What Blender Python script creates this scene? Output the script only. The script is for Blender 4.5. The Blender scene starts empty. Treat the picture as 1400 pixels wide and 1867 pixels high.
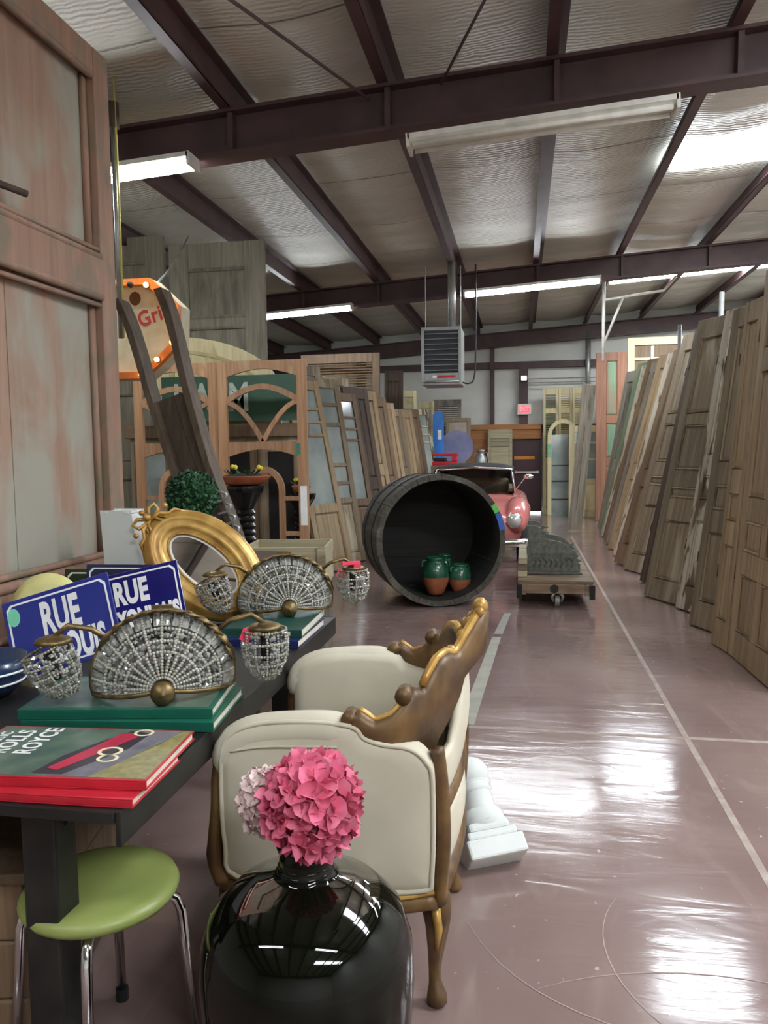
import bpy, math, random
from math import sin, cos, pi, radians, sqrt
from mathutils import Vector, Matrix, Euler
random.seed(7)
S = bpy.context.scene
COL = S.collection

# ------------------------------------------------------------------ camera
cam_d = bpy.data.cameras.new('camera'); cam = bpy.data.objects.new('camera', cam_d); COL.objects.link(cam)
cam_d.sensor_fit = 'HORIZONTAL'; cam_d.sensor_width = 36.0; cam_d.lens = 36.0; cam_d.clip_start = 0.02
cam.rotation_mode = 'XYZ'
cam.matrix_world = Matrix.Translation((0, 0, 1.5)) @ (Matrix.Rotation(radians(10.15), 4, 'Z') @ Matrix.Rotation(radians(90 - 4.6), 4, 'X') @ Matrix.Rotation(radians(-0.7), 4, 'Z'))
S.camera = cam
# ------------------------------------------------------------------ world, exposure
W = bpy.data.worlds.new('world'); S.world = W; W.use_nodes = True
W.node_tree.nodes['Background'].inputs[0].default_value = (0.75, 0.85, 1.0, 1); W.node_tree.nodes['Background'].inputs[1].default_value = 1.0
S.view_settings.view_transform = 'Standard'; S.view_settings.look = 'None'; S.view_settings.gamma = 1.0
S.view_settings.use_curve_mapping = False; S.view_settings.exposure = 0.22
SKY_E = 40.0      # strength of the daylight panels in the roof
TUBE_E = 80.0     # strength of the fluorescent tubes
try:
    S.cycles.max_bounces = 8; S.cycles.diffuse_bounces = 5; S.cycles.glossy_bounces = 4; S.cycles.transmission_bounces = 6
    S.cycles.caustics_reflective = False; S.cycles.caustics_refractive = False; S.cycles.sample_clamp_indirect = 4.0
    S.cycles.use_denoising = True
except Exception: pass

# ------------------------------------------------------------------ helpers
def lin(c):
    o = []
    for x in c[:3]:
        x /= 255.0
        o.append(x / 12.92 if x <= 0.04045 else ((x + 0.055) / 1.055) ** 2.4)
    return (*o, 1.0)

class MB:
    def __init__(s): s.v = []; s.f = []
    def add(s, vs, fs):
        n = len(s.v); s.v += [tuple(p) for p in vs]; s.f += [tuple(i + n for i in q) for q in fs]; return s
    def box(s, c, d, M=None):
        x, y, z = d[0] / 2, d[1] / 2, d[2] / 2
        vs = [Vector((a * x, b * y, e * z)) for a in (-1, 1) for b in (-1, 1) for e in (-1, 1)]
        if M is not None: vs = [M @ p for p in vs]
        vs = [p + Vector(c) for p in vs]
        return s.add(vs, [(0, 1, 3, 2), (4, 6, 7, 5), (0, 4, 5, 1), (2, 3, 7, 6), (0, 2, 6, 4), (1, 5, 7, 3)])
    def b2(s, x0, x1, y0, y1, z0, z1):
        return s.box(((x0 + x1) / 2, (y0 + y1) / 2, (z0 + z1) / 2), (x1 - x0, y1 - y0, z1 - z0))
    def bar(s, a, b, w, h, up=(0, 0, 1)):
        a, b = Vector(a), Vector(b); d = (b - a); L = d.length; d.normalize()
        u = Vector(up)
        if abs(d.dot(u)) > 0.98: u = Vector((1, 0, 0))
        r = d.cross(u).normalized(); u = r.cross(d)
        return s.box((a + b) / 2, (w, L, h), Matrix((r, d, u)).transposed())
    def prism(s, poly, ax, a0, a1):
        def P(p, a): return (a, p[0], p[1]) if ax == 'x' else (p[0], a, p[1]) if ax == 'y' else (p[0], p[1], a)
        n = len(poly)
        vs = [P(p, a0) for p in poly] + [P(p, a1) for p in poly]
        fs = [tuple(range(n)), tuple(range(2 * n - 1, n - 1, -1))] + [(i, (i + 1) % n, n + (i + 1) % n, n + i) for i in range(n)]
        return s.add(vs, fs)
    def band(s, outer, inner, ax, a0, a1, closed=False):
        # strip between two polylines of the same length, extruded along ax
        def P(p, a): return (a, p[0], p[1]) if ax == 'x' else (p[0], a, p[1]) if ax == 'y' else (p[0], p[1], a)
        n = len(outer); vs = []
        for a in (a0, a1): vs += [P(p, a) for p in outer] + [P(p, a) for p in inner]
        fs = []; m = n if closed else n - 1
        for i in range(m):
            j = (i + 1) % n
            fs += [(i, j, n + j, n + i), (2 * n + i, 3 * n + i, 3 * n + j, 2 * n + j), (i, 2 * n + i, 2 * n + j, j), (n + i, n + j, 3 * n + j, 3 * n + i)]
        if not closed:
            fs += [(0, n, 3 * n, 2 * n), (n - 1, 3 * n - 1, 4 * n - 1, 2 * n - 1)]
        return s.add(vs, fs)
    def tube(s, pts, r, n=8, closed=False, flat=1.0):
        pts = [Vector(p) for p in pts]; m = len(pts); vs = []; fs = []
        rr = r if isinstance(r, (list, tuple)) else [r] * m
        prev = None
        for i, p in enumerate(pts):
            if closed: d = pts[(i + 1) % m] - pts[i - 1]
            else: d = pts[min(i + 1, m - 1)] - pts[max(i - 1, 0)]
            d.normalize()
            if prev is None:
                u = Vector((0, 0, 1)) if abs(d.z) < 0.9 else Vector((1, 0, 0))
            else: u = prev
            a = d.cross(u).normalized(); u = a.cross(d).normalized(); prev = u
            for k in range(n):
                t = 2 * pi * k / n
                vs.append(p + (a * cos(t) + u * sin(t) * flat) * rr[i])
        for i in range(m if closed else m - 1):
            for k in range(n):
                j = (i + 1) % m; l = (k + 1) % n
                fs.append((i * n + k, i * n + l, j * n + l, j * n + k))
        if not closed: fs += [tuple(range(n - 1, -1, -1)), tuple(range((m - 1) * n, m * n))]
        return s.add(vs, fs)
    def lathe(s, prof, n=24, c=(0, 0, 0), M=None, a0=0.0, a1=2 * pi, closed_prof=False):
        vs = []; fs = []; full = abs(a1 - a0 - 2 * pi) < 1e-6; m = n if full else n + 1; k = len(prof)
        for i in range(m):
            t = a0 + (a1 - a0) * i / n
            for r, z in prof:
                p = Vector((r * cos(t), r * sin(t), z))
                if M is not None: p = M @ p
                vs.append(p + Vector(c))
        for i in range(n):
            j = (i + 1) % m
            for q in range(k if closed_prof else k - 1):
                w = (q + 1) % k
                fs.append((i * k + q, j * k + q, j * k + w, i * k + w))
        return s.add(vs, fs)
    def ball(s, c, r, nu=8, nv=5, sc=(1, 1, 1)):
        vs = [(0, 0, 1)]; fs = []
        for i in range(1, nv):
            a = pi * i / nv
            for k in range(nu): vs.append((sin(a) * cos(2 * pi * k / nu), sin(a) * sin(2 * pi * k / nu), cos(a)))
        vs.append((0, 0, -1)); L = len(vs) - 1
        for k in range(nu): fs.append((0, 1 + k, 1 + (k + 1) % nu)); fs.append((L, L - nu + (k + 1) % nu, L - nu + k))
        for i in range(nv - 2):
            for k in range(nu):
                a = 1 + i * nu; l = (k + 1) % nu
                fs.append((a + k, a + nu + k, a + nu + l, a + l))
        return s.add([(c[0] + x * r * sc[0], c[1] + y * r * sc[1], c[2] + z * r * sc[2]) for x, y, z in vs], fs)
    def octa(s, c, r, M=None, sc=(1, 1, 1)):
        vs = [Vector(p) for p in ((1, 0, 0), (-1, 0, 0), (0, 1, 0), (0, -1, 0), (0, 0, 1), (0, 0, -1))]
        vs = [Vector((p.x * sc[0], p.y * sc[1], p.z * sc[2])) * r for p in vs]
        if M is not None: vs = [M @ p for p in vs]
        return s.add([p + Vector(c) for p in vs], [(0, 2, 4), (2, 1, 4), (1, 3, 4), (3, 0, 4), (2, 0, 5), (1, 2, 5), (3, 1, 5), (0, 3, 5)])
    def grid(s, fn, nu, nv, flip=False):
        vs = [fn(i / nu, j / nv) for i in range(nu + 1) for j in range(nv + 1)]
        fs = []
        for i in range(nu):
            for j in range(nv):
                a = i * (nv + 1) + j; q = (a, a + nv + 1, a + nv + 2, a + 1)
                fs.append(q[::-1] if flip else q)
        return s.add(vs, fs)
    def shift(s, d): s.v = [(p[0] + d[0], p[1] + d[1], p[2] + d[2]) for p in s.v]; return s
    def xf(s, M): s.v = [tuple(M @ Vector(p)) for p in s.v]; return s
    def mesh(s, name, smooth=False):
        me = bpy.data.meshes.new(name); me.from_pydata(s.v, [], s.f); me.validate(); me.update()
        if smooth: me.polygons.foreach_set('use_smooth', [True] * len(me.polygons))
        return me

def obj(name, mb, mat, parent=None, smooth=False, bevel=0, loc=None, rot=None, solid=0, sub=0, kind=None):
    me = mb if isinstance(mb, bpy.types.Mesh) else mb.mesh(name, smooth)
    if mat is not None and not me.materials: me.materials.append(mat)
    o = bpy.data.objects.new(name, me); COL.objects.link(o)
    if parent is not None: o.parent = parent
    if loc: o.location = loc
    if rot: o.rotation_euler = rot
    if solid:
        m = o.modifiers.new('solid', 'SOLIDIFY'); m.thickness = solid; m.offset = 0
    if bevel:
        m = o.modifiers.new('bevel', 'BEVEL'); m.width = bevel; m.segments = 2; m.limit_method = 'ANGLE'; m.angle_limit = radians(40)
    if sub:
        m = o.modifiers.new('sub', 'SUBSURF'); m.levels = sub; m.render_levels = sub
    if smooth and bevel == 0:
        pass
    if kind: o['kind'] = kind
    return o

def tag(o, label, cat, group=None, kind=None):
    o['label'] = label
    if cat: o['category'] = cat
    if group: o['group'] = group
    if kind: o['kind'] = kind
    return o

def thing(name, label, cat, loc=(0, 0, 0), rot=(0, 0, 0), group=None, kind=None):
    o = bpy.data.objects.new(name, None); COL.objects.link(o); o.empty_display_size = 0.1
    o.location = loc; o.rotation_euler = rot
    return tag(o, label, cat, group, kind or 'thing')

def text_mb(txt, size=1.0, bold=0.0, xs=1.0, depth=0.0, align='CENTER'):
    cu = bpy.data.curves.new('t', 'FONT'); cu.body = txt; cu.size = size; cu.offset = bold; cu.extrude = depth
    cu.align_x = align; cu.align_y = 'CENTER'; cu.resolution_u = 3; cu.space_character = 1.05
    o = bpy.data.objects.new('t', cu); COL.objects.link(o)
    dg = bpy.context.evaluated_depsgraph_get()
    me = bpy.data.meshes.new_from_object(o.evaluated_get(dg))
    mb = MB(); mb.v = [(v.co.x * xs, v.co.y, v.co.z) for v in me.vertices]; mb.f = [tuple(p.vertices) for p in me.polygons]
    bpy.data.objects.remove(o); bpy.data.curves.remove(cu); bpy.data.meshes.remove(me)
    return mb

# ------------------------------------------------------------------ materials
def newmat(name):
    m = bpy.data.materials.new(name); m.use_nodes = True
    nt = m.node_tree; b = nt.nodes['Principled BSDF']
    return m, nt, b

def noise_col(nt, c1, c2, scale=(6, 6, 6), detail=4, lo=0.35, hi=0.65, dist=0.0, coord='Object'):
    N = nt.nodes; L = nt.links
    tc = N.new('ShaderNodeTexCoord'); mp = N.new('ShaderNodeMapping'); mp.inputs['Scale'].default_value = scale
    nz = N.new('ShaderNodeTexNoise'); nz.inputs['Scale'].default_value = 1.0; nz.inputs['Detail'].default_value = detail; nz.inputs['Distortion'].default_value = dist
    rp = N.new('ShaderNodeValToRGB'); rp.color_ramp.elements[0].position = lo; rp.color_ramp.elements[1].position = hi
    rp.color_ramp.elements[0].color = lin(c1); rp.color_ramp.elements[1].color = lin(c2)
    L.new(tc.outputs[coord], mp.inputs[0]); L.new(mp.outputs[0], nz.inputs[0]); L.new(nz.outputs[0], rp.inputs[0])
    return rp.outputs[0], nz.outputs[0]

def mixc(nt, a, b, fac, mode='MIX'):
    n = nt.nodes.new('ShaderNodeMix'); n.data_type = 'RGBA'; n.blend_type = mode
    for s_, v in ((n.inputs[6], a), (n.inputs[7], b), (n.inputs[0], fac)):
        if hasattr(v, 'is_linked') or hasattr(v, 'links'): nt.links.new(v, s_)
        else: s_.default_value = v
    return n.outputs[2]

def bump(nt, b, h, strength=0.3, dist=0.01):
    n = nt.nodes.new('ShaderNodeBump'); n.inputs['Strength'].default_value = strength; n.inputs['Distance'].default_value = dist
    nt.links.new(h, n.inputs['Height']); nt.links.new(n.outputs[0], b.inputs['Normal'])

def vary(nt, col, amt=0.25):
    oi = nt.nodes.new('ShaderNodeObjectInfo'); mr = nt.nodes.new('ShaderNodeMapRange')
    mr.inputs['To Min'].default_value = 1 - amt; mr.inputs['To Max'].default_value = 1 + amt * 0.6
    nt.links.new(oi.outputs['Random'], mr.inputs['Value'])
    hs = nt.nodes.new('ShaderNodeHueSaturation'); nt.links.new(mr.outputs[0], hs.inputs['Value']); nt.links.new(col, hs.inputs['Color'])
    return hs.outputs[0]

def wood(name, c1, c2, grain='z', rough=0.65, patch=None, pscale=2.2, plo=0.52, phi=0.62, var=0.22, k=1.0, bstr=0.35, aniso=None):
    m, nt, b = newmat(name)
    g = {'x': (1.3, 26, 26), 'y': (26, 1.3, 26), 'z': (26, 26, 1.3)}[grain]
    col, h = noise_col(nt, c1, c2, tuple(q * k for q in g), 6, 0.3, 0.7, 0.8)
    if patch:
        pc, ph = noise_col(nt, (0, 0, 0), (255, 255, 255), tuple(q * pscale for q in (aniso or {'x': (0.5, 2, 2), 'y': (2, 0.5, 2), 'z': (2, 2, 0.5)}[grain])), 8, plo, phi, 0.5)
        col = mixc(nt, col, lin(patch), pc)
    if var: col = vary(nt, col, var)
    nt.links.new(col, b.inputs['Base Color']); b.inputs['Roughness'].default_value = rough
    bump(nt, b, h, bstr, 0.004)
    return m

def plain(name, c, rough=0.5, metal=0.0, c2=None, scale=8, var=0.0, bstr=0.0, coat=0.0, spec=0.5, lo=.35, hi=.65):
    m, nt, b = newmat(name)
    col, h = noise_col(nt, c, c2 or tuple(min(255, q * 1.08 + 3) for q in c), (scale,) * 3, 5, lo, hi)
    if var: col = vary(nt, col, var)
    nt.links.new(col, b.inputs['Base Color']); b.inputs['Roughness'].default_value = rough; b.inputs['Metallic'].default_value = metal
    b.inputs['Coat Weight'].default_value = coat; b.inputs['Coat Roughness'].default_value = 0.08
    b.inputs['Specular IOR Level'].default_value = spec
    if bstr: bump(nt, b, h, bstr, 0.003)
    return m

def glassy(name, c, rough=0.03, trans=1.0, ior=1.45):
    m, nt, b = newmat(name); b.inputs['Base Color'].default_value = lin(c); b.inputs['Roughness'].default_value = rough
    b.inputs['Transmission Weight'].default_value = trans; b.inputs['IOR'].default_value = ior
    return m

def emit(name, c, e):
    m, nt, b = newmat(name); b.inputs['Base Color'].default_value = lin(c)
    b.inputs['Emission Color'].default_value = lin(c); b.inputs['Emission Strength'].default_value = e
    return m
# ------------------------------------------------------------------ material instances
m_steel = plain('maroon_steel', (66, 44, 46), 0.55, 0, (82, 58, 58), 3)
m_white_metal = plain('white_enamel', (215, 215, 205), 0.35)
m_black_metal = plain('black_metal', (26, 26, 26), 0.42, 0.2, (44, 43, 40), 9, bstr=.1)
m_chrome = plain('chrome', (215, 215, 215), 0.12, 1.0)
m_galv = plain('galvanised', (150, 152, 150), 0.4, 0.7, (185, 186, 182), 6)
m_gold = plain('gilt', (204, 164, 88), 0.34, 0.3, (160, 118, 54), 14, bstr=.25)
m_oldgold = plain('old_gilt', (124, 94, 56), 0.42, 0.2, (78, 56, 34), 9, bstr=.3)
m_brass = plain('old_brass', (140, 118, 76), 0.42, 0.75, (96, 80, 54), 30, bstr=.2)
m_cream = plain('cream_linen', (202, 194, 172), 0.85, 0, (212, 205, 184), 5, bstr=.05)
m_plaster = plain('white_plaster', (212, 216, 211), 0.7, 0, (222, 225, 220), 6)
m_black = plain('black_gloss', (14, 14, 16), 0.25)
m_dark = plain('dark_void', (22, 20, 18), 0.8)
m_red = plain('red_paint', (178, 32, 46), 0.4)
m_pages = plain('book_pages', (226, 220, 204), 0.8, 0, (205, 198, 180), 60)
m_white = plain('white_paint', (236, 236, 232), 0.4)
m_mirror = plain('mirror_silver', (236, 238, 238), 0.02, 1.0, (236, 238, 238))
m_terra = plain('terracotta', (176, 106, 72), 0.7, 0, (156, 82, 50), 9, bstr=.1)
m_gglaze = plain('green_glaze', (44, 104, 74), 0.25, 0, (26, 74, 56), 10, coat=.4)
m_rubber = plain('black_rubber', (20, 20, 20), 0.7)
m_pink = plain('pink_petal', (228, 128, 154), 0.75, 0, (214, 94, 126), 22, var=.2)
m_blush = plain('blush_petal', (236, 216, 210), 0.75, 0, (222, 196, 192), 18, var=.12)
m_leaf = plain('green_leaf', (44, 104, 56), 0.55, 0, (26, 72, 36), 14, var=.35)
m_pinktag = plain('pink_tag', (232, 60, 96), 0.6)

w_pine = wood('stripped_pine', (136, 115, 86), (174, 151, 116), 'z')
w_pineg = wood('greyed_pine', (112, 97, 76), (150, 134, 108), 'z', patch=(172, 160, 138), plo=.6, phi=.7)
w_brown = wood('brown_wood', (96, 76, 56), (130, 106, 80), 'z')
w_dark = wood('dark_wood', (58, 44, 34), (86, 66, 50), 'z')
w_grey = wood('weathered_grey', (104, 97, 86), (146, 138, 122), 'z', patch=(84, 76, 66), plo=.55, phi=.68)
w_cream = wood('cream_painted_wood', (214, 198, 148), (232, 220, 176), 'z', patch=(184, 166, 118), plo=.62, phi=.72)
w_white = wood('flaking_white_wood', (176, 164, 142), (210, 202, 184), 'z', patch=(112, 92, 68), plo=.5, phi=.56, pscale=5)
w_green = wood('green_worn_wood', (92, 120, 92), (124, 148, 116), 'z', patch=(126, 116, 92), plo=.48, phi=.6)
w_orange = wood('orange_pine', (150, 108, 76), (182, 142, 106), 'z', patch=(196, 172, 140), plo=.62, phi=.74)
w_big = wood('washed_pink_door', (148, 117, 99), (164, 135, 115), 'z', rough=.75, patch=(160, 156, 142), pscale=1.2, plo=.44, phi=.60, var=.05, k=.8, bstr=.6, aniso=(2, 2.2, 1.1))
w_bigf = wood('washed_pink_frame', (140, 107, 89), (160, 128, 108), 'z', rough=.75, patch=(128, 114, 96), pscale=3.0, plo=.46, phi=.62, var=.05, k=.8, bstr=.5, aniso=(2, 2, 1.2))
w_greyd = wood('old_greenish_grey', (112, 106, 90), (144, 137, 118), 'z', patch=(92, 86, 70), plo=.5, phi=.7, var=.1)
w_vat = wood('vat_oak', (60, 57, 50), (92, 88, 78), 'y', rough=.8, patch=(116, 112, 100), plo=.55, phi=.72, var=.15)
w_vatin = wood('vat_stain_and_shade', (20, 19, 17), (36, 34, 30), 'x', rough=.85, var=.2)  # black stain, with the shade inside the vat put into the colour
w_crate = wood('pale_crate', (156, 146, 116), (190, 180, 148), 'x', patch=(120, 108, 82), plo=.6, phi=.7)
w_planks = wood('honey_planks', (150, 98, 54), (184, 128, 78), 'x')
w_sled = wood('old_brown_board', (66, 52, 40), (100, 84, 66), 'z', var=.1)
w_cart = wood('cart_wood', (106, 86, 66), (146, 124, 98), 'x', patch=(74, 56, 42), plo=.52, phi=.66)
w_maroon = plain('maroon_door_paint', (66, 28, 34), 0.4, 0, (54, 22, 28), 3)

def glass_pane_mat():
    m, nt, b = newmat('old_pane'); b.inputs['Base Color'].default_value = lin((176, 188, 184)); b.inputs['Roughness'].default_value = .12
    b.inputs['Specular IOR Level'].default_value = .6
    col, h = noise_col(nt, (150, 164, 160), (190, 200, 194), (2, 2, 2), 3)
    nt.links.new(col, b.inputs['Base Color']); b.inputs['Transmission Weight'].default_value = .25
    return m
m_pane = glass_pane_mat()
m_clear = glassy('clear_glass', (230, 236, 234), .02)

# floor: worn mauve-red sealed concrete
def floor_mat():
    m, nt, b = newmat('mauve_sealed_concrete')
    c, h = noise_col(nt, (115, 94, 90), (142, 120, 113), (0.9, 0.9, 1), 7, .28, .72, .6)
    s1, h1 = noise_col(nt, (0, 0, 0), (255, 255, 255), (5, 1.6, 1), 9, .56, .78, 1.5)
    c = mixc(nt, c, lin((172, 156, 146)), mixc(nt, (0, 0, 0, 1), s1, .25))
    s2, h2 = noise_col(nt, (0, 0, 0), (255, 255, 255), (30, 30, 1), 3, .70, .74)
    c = mixc(nt, c, lin((200, 190, 176)), mixc(nt, (0, 0, 0, 1), s2, .6))
    nt.links.new(c, b.inputs['Base Color'])
    r, hr = noise_col(nt, (84, 84, 84), (122, 122, 122), (2.2, 2.2, 1), 6, .35, .65, .4)
    nt.links.new(r, b.inputs['Roughness']); b.inputs['Coat Weight'].default_value = .28; b.inputs['Coat Roughness'].default_value = .16
    wv, hw = noise_col(nt, (0, 0, 0), (255, 255, 255), (2.0, 9.0, 1), 5, .3, .7, .5)
    bump(nt, b, hw, .30, .012)
    return m
m_floor = floor_mat()
m_joint = plain('floor_joint_filler', (158, 144, 130), .6, 0, (134, 116, 108), 14)
m_tape = plain('old_floor_tape', (160, 154, 138), .6, 0, (138, 140, 130), 9)

def scrim_mat():
    m, nt, b = newmat('roof_insulation_scrim')
    c, h = noise_col(nt, (198, 198, 184), (218, 217, 204), (1.2, 3, 1), 5, .3, .7)
    nt.links.new(c, b.inputs['Base Color']); b.inputs['Roughness'].default_value = .42
    N = nt.nodes; L = nt.links
    tc = N.new('ShaderNodeTexCoord'); wv = N.new('ShaderNodeTexWave'); wv.wave_type = 'BANDS'; wv.bands_direction = 'Y'
    wv.inputs['Scale'].default_value = 7.0; wv.inputs['Distortion'].default_value = 5.0; wv.inputs['Detail'].default_value = 3; wv.inputs['Detail Scale'].default_value = 1.5
    L.new(tc.outputs['Object'], wv.inputs[0]); bump(nt, b, wv.outputs[1], .35, .02)
    return m
m_scrim = scrim_mat(); m_seam = plain('seam_dark_line', (120, 114, 100), .6)  # darker line along the insulation seams
def wallmat():
    m, nt, b = newmat('white_wall_insulation')
    c, h = noise_col(nt, (216, 217, 208), (228, 228, 220), (1.5, 1.5, 4), 5, .3, .7)
    nt.links.new(c, b.inputs['Base Color']); b.inputs['Roughness'].default_value = .5; bump(nt, b, h, .4, .03)
    return m
m_wall = wallmat()
m_sky = emit('daylight_panel', (238, 246, 255), SKY_E)
m_tube = emit('lit_tube', (244, 250, 255), TUBE_E)
m_tube_off = plain('unlit_tube', (222, 222, 212), .3)
m_bulb = emit('warm_bulb', (255, 190, 96), 9.0)
m_exit = emit('exit_red', (255, 70, 84), 1.6)
m_gap = emit('door_gap_daylight', (245, 250, 255), 6.0)

# ------------------------------------------------------------------ the building
SL = 0.06
def rz(x): return 4.20 + SL * x          # top of the rafters
XL, XR, YF, YB = -6.4, 6.4, -7.0, 18.45
def struct(name, mb, mat, label, parent=None, **k):
    o = obj(name, mb, mat, parent, **k)
    if parent is None: tag(o, label, None, kind='structure')
    return o
fl = struct('floor', MB().b2(XL, XR, YF, YB, -0.12, 0), m_floor, 'worn mauve sealed concrete floor with glossy patches')
obj('saw_joint', MB().b2(0.828, 0.858, YF + .2, 13.5, 0, 0.0012), m_joint, fl)
obj('saw_joint', MB().b2(-0.36, 4.4, 4.05, 4.085, 0, 0.0010), m_joint, fl)
obj('floor_tape', MB().add([(-.335, 4.10, .0016), (-.25, 4.10, .0016), (-.155, 6.10, .0016), (-.225, 6.10, .0016)], [(0, 1, 2, 3)]), m_tape, fl, solid=.001)
obj('floor_tape', MB().add([(-.215, 6.2, .0016), (-.145, 6.2, .0016), (-.09, 7.0, .0016), (-.15, 7.0, .0016)], [(0, 1, 2, 3)]), m_tape, fl, solid=.001)
# scrapes on the floor, thin curved scratches
m_scratch = plain('floor_scratch', (156, 138, 130), .6)
for (cx, cy, r, a0, a1) in ((.42, 2.55, .62, 200, 290), (-.1, 3.1, .75, 20, 110), (.1, 2.0, .5, 215, 330), (.75, 2.3, .5, 150, 240), (.55, 1.2, 1.0, 50, 120)):
    pts = [(cx + r * cos(radians(a0 + (a1 - a0) * i / 14)), cy + r * sin(radians(a0 + (a1 - a0) * i / 14))) for i in range(15)]
    mb = MB(); vs = []
    for i, (x, y) in enumerate(pts):
        w = .0016 * sin(pi * (i + .3) / 15) + .0004
        vs += [(x + w * (x - cx) / r, y + w * (y - cy) / r, .0012), (x - w * (x - cx) / r, y - w * (y - cy) / r, .0012)]
    mb.add(vs, [(2 * i, 2 * i + 1, 2 * i + 3, 2 * i + 2) for i in range(14)])
    obj('scratch', mb, m_scratch, fl)

wb = struct('wall_back', MB().b2(XL, XR, YB, YB + .12, 0, 5.0), m_wall, 'white insulated metal wall at the far end')
struct('wall_left', MB().b2(XL - .12, XL, YF, YB, 0, 5.0), m_wall, 'white insulated side wall on the left')
struct('wall_right', MB().b2(XR, XR + .12, YF, YB, 0, 5.0), m_wall, 'white insulated side wall on the right')
struct('wall_front', MB().b2(XL, XR, YF - .12, YF, 0, 5.0), m_wall, 'white insulated wall behind the viewer')
# girts and posts of the far wall
for i, z in enumerate((1.9, 3.36)):
    obj('girt', MB().b2(XL, XR, YB - .16, YB - .005, z, z + .15), m_steel, wb)
obj('wall_post', MB().b2(-.72, -.62, YB - .2, YB - .01, 0, 4.0), m_steel, wb)
obj('wall_post', MB().b2(-.05, .15, YB - .22, YB - .01, 0, 3.42), m_steel, wb)
obj('wall_post', MB().b2(-3.9, -3.7, YB - .2, YB - .01, 0, 3.9), m_steel, wb)
obj('wall_post', MB().b2(4.2, 4.4, YB - .2, YB - .01, 0, 4.2), m_steel, wb)
obj('conduit', MB().tube([(1.49, YB - .25, 2.4), (1.49, YB - .25, 4.1)], .06, 10), m_galv, wb, smooth=True)

# roof insulation, sagging between the purlins
PX = [0.24 + 1.2 * k for k in range(-5, 6)]
def roof(u, v):
    x = XL + (XR - XL) * u; y = YF + (YB - YF) * v
    ph = ((x - 0.24) / 1.2) % 1.0
    sag = -.05 * sin(pi * ph) * (0.75 + .25 * sin(y * 1.7 + x))
    wr = .012 * sin(y * 9 + 2 * sin(x * 2.3 + y)) * sin(pi * ph)
    return (x, y, rz(x) + .24 + sag + wr)
ce = MB().grid(roof, 96, 240)
ceo = struct('ceiling', ce, m_scrim, 'pale quilted roof insulation sagging between dark purlins', smooth=True)
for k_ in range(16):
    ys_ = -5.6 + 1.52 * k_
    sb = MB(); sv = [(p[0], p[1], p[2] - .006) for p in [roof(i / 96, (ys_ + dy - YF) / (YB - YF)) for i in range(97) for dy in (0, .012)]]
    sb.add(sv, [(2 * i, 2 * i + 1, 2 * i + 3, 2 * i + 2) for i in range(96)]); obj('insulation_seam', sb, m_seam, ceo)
# the roof's sky side, closing the shell
struct('roof_deck', MB().add([(XL - .1, YF - .1, rz(XL) + .42), (XR + .1, YF - .1, rz(XR) + .42), (XR + .1, YB + .1, rz(XR) + .42), (XL - .1, YB + .1, rz(XL) + .42)], [(0, 1, 2, 3)]), m_galv, 'metal roof sheet above the insulation', solid=.02)

def ibeam(y, x0, x1, d, fw, web=.02):
    mb = MB()
    for yy, ww, z0, z1 in ((y, fw, -.025, 0), (y, web, -d + .02, -.02), (y, fw, -d, -d + .025)):
        vs = [(x, yy + q * ww / 2, rz(x) + z) for x in (x0, x1) for q in (-1, 1) for z in (z0, z1)]
        mb.add(vs, [(0, 1, 3, 2), (4, 6, 7, 5), (0, 4, 5, 1), (2, 3, 7, 6), (0, 2, 6, 4), (1, 5, 7, 3)])
    return mb
RY = [(-6.6, 'behind the viewer'), (-0.4, 'above the viewer'), (5.78, 'nearest in the picture, carrying the unlit lamp'), (11.9, 'midway down the hall, above the lit lamps'), (18.2, 'along the top of the far wall')]
for y, w in RY:
    r = struct('rafter', ibeam(y, XL, XR, .33, .2), m_steel, 'maroon steel I-beam rafter, ' + w)
    if 0 < y < 18:
        for x in PX:
            obj('stiffener', MB().b2(x - .02, x + .02, y - .09, y + .09, rz(x) - .3, rz(x) - .03), m_steel, r)
for i, x in enumerate(PX):
    mb = MB(); z = rz(x)
    mb.b2(x - .006, x + .006, YF, YB, z, z + .2).b2(x - .006, x + .075, YF, YB, z + .19, z + .2).b2(x - .075, x + .006, YF, YB, z + .0, z + .012)
    mb.b2(x - .075, x - .068, YF, YB, z, z + .025)
    struct('purlin', mb, m_steel, 'maroon steel Z purlin, number %d counted from the left' % (i + 1))
# bracing rods under the roof
for a, b, w in (((-2.35, 2.7, 4.16), (-1.1, 5.7, 4.05), 'left'), ((.12, 3.9, 4.2), (-.57, 5.7, 4.1), 'right')):
    struct('brace_rod', MB().tube([a, ((a[0] + b[0]) / 2, (a[1] + b[1]) / 2, (a[2] + b[2]) / 2 - .02), b], .011, 6), m_steel, 'thin steel bracing rod crossing under the roof, the %s one' % w)

# daylight panels in the roof
n = 0
for y0, y1, x0, x1, w in ((8.34, 8.98, 1.58, 5.6, 'nearest in view'), (14.1, 14.75, 1.58, 5.6, 'farther one over the right rack'), (2.6, 3.25, 1.58, 5.6, 'overhead'), (-3.2, -2.55, 1.58, 5.6, 'behind the viewer')):
    n += 1
    zz = lambda x: rz(x) + .165
    mb = MB().add([(x0, y0, zz(x0)), (x1, y0, zz(x1)), (x1, y1, zz(x1)), (x0, y1, zz(x0))], [(3, 2, 1, 0)])
    struct('window_%d' % n, mb, m_sky, 'bright daylight panel in the roof, ' + w, solid=.01)

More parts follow.
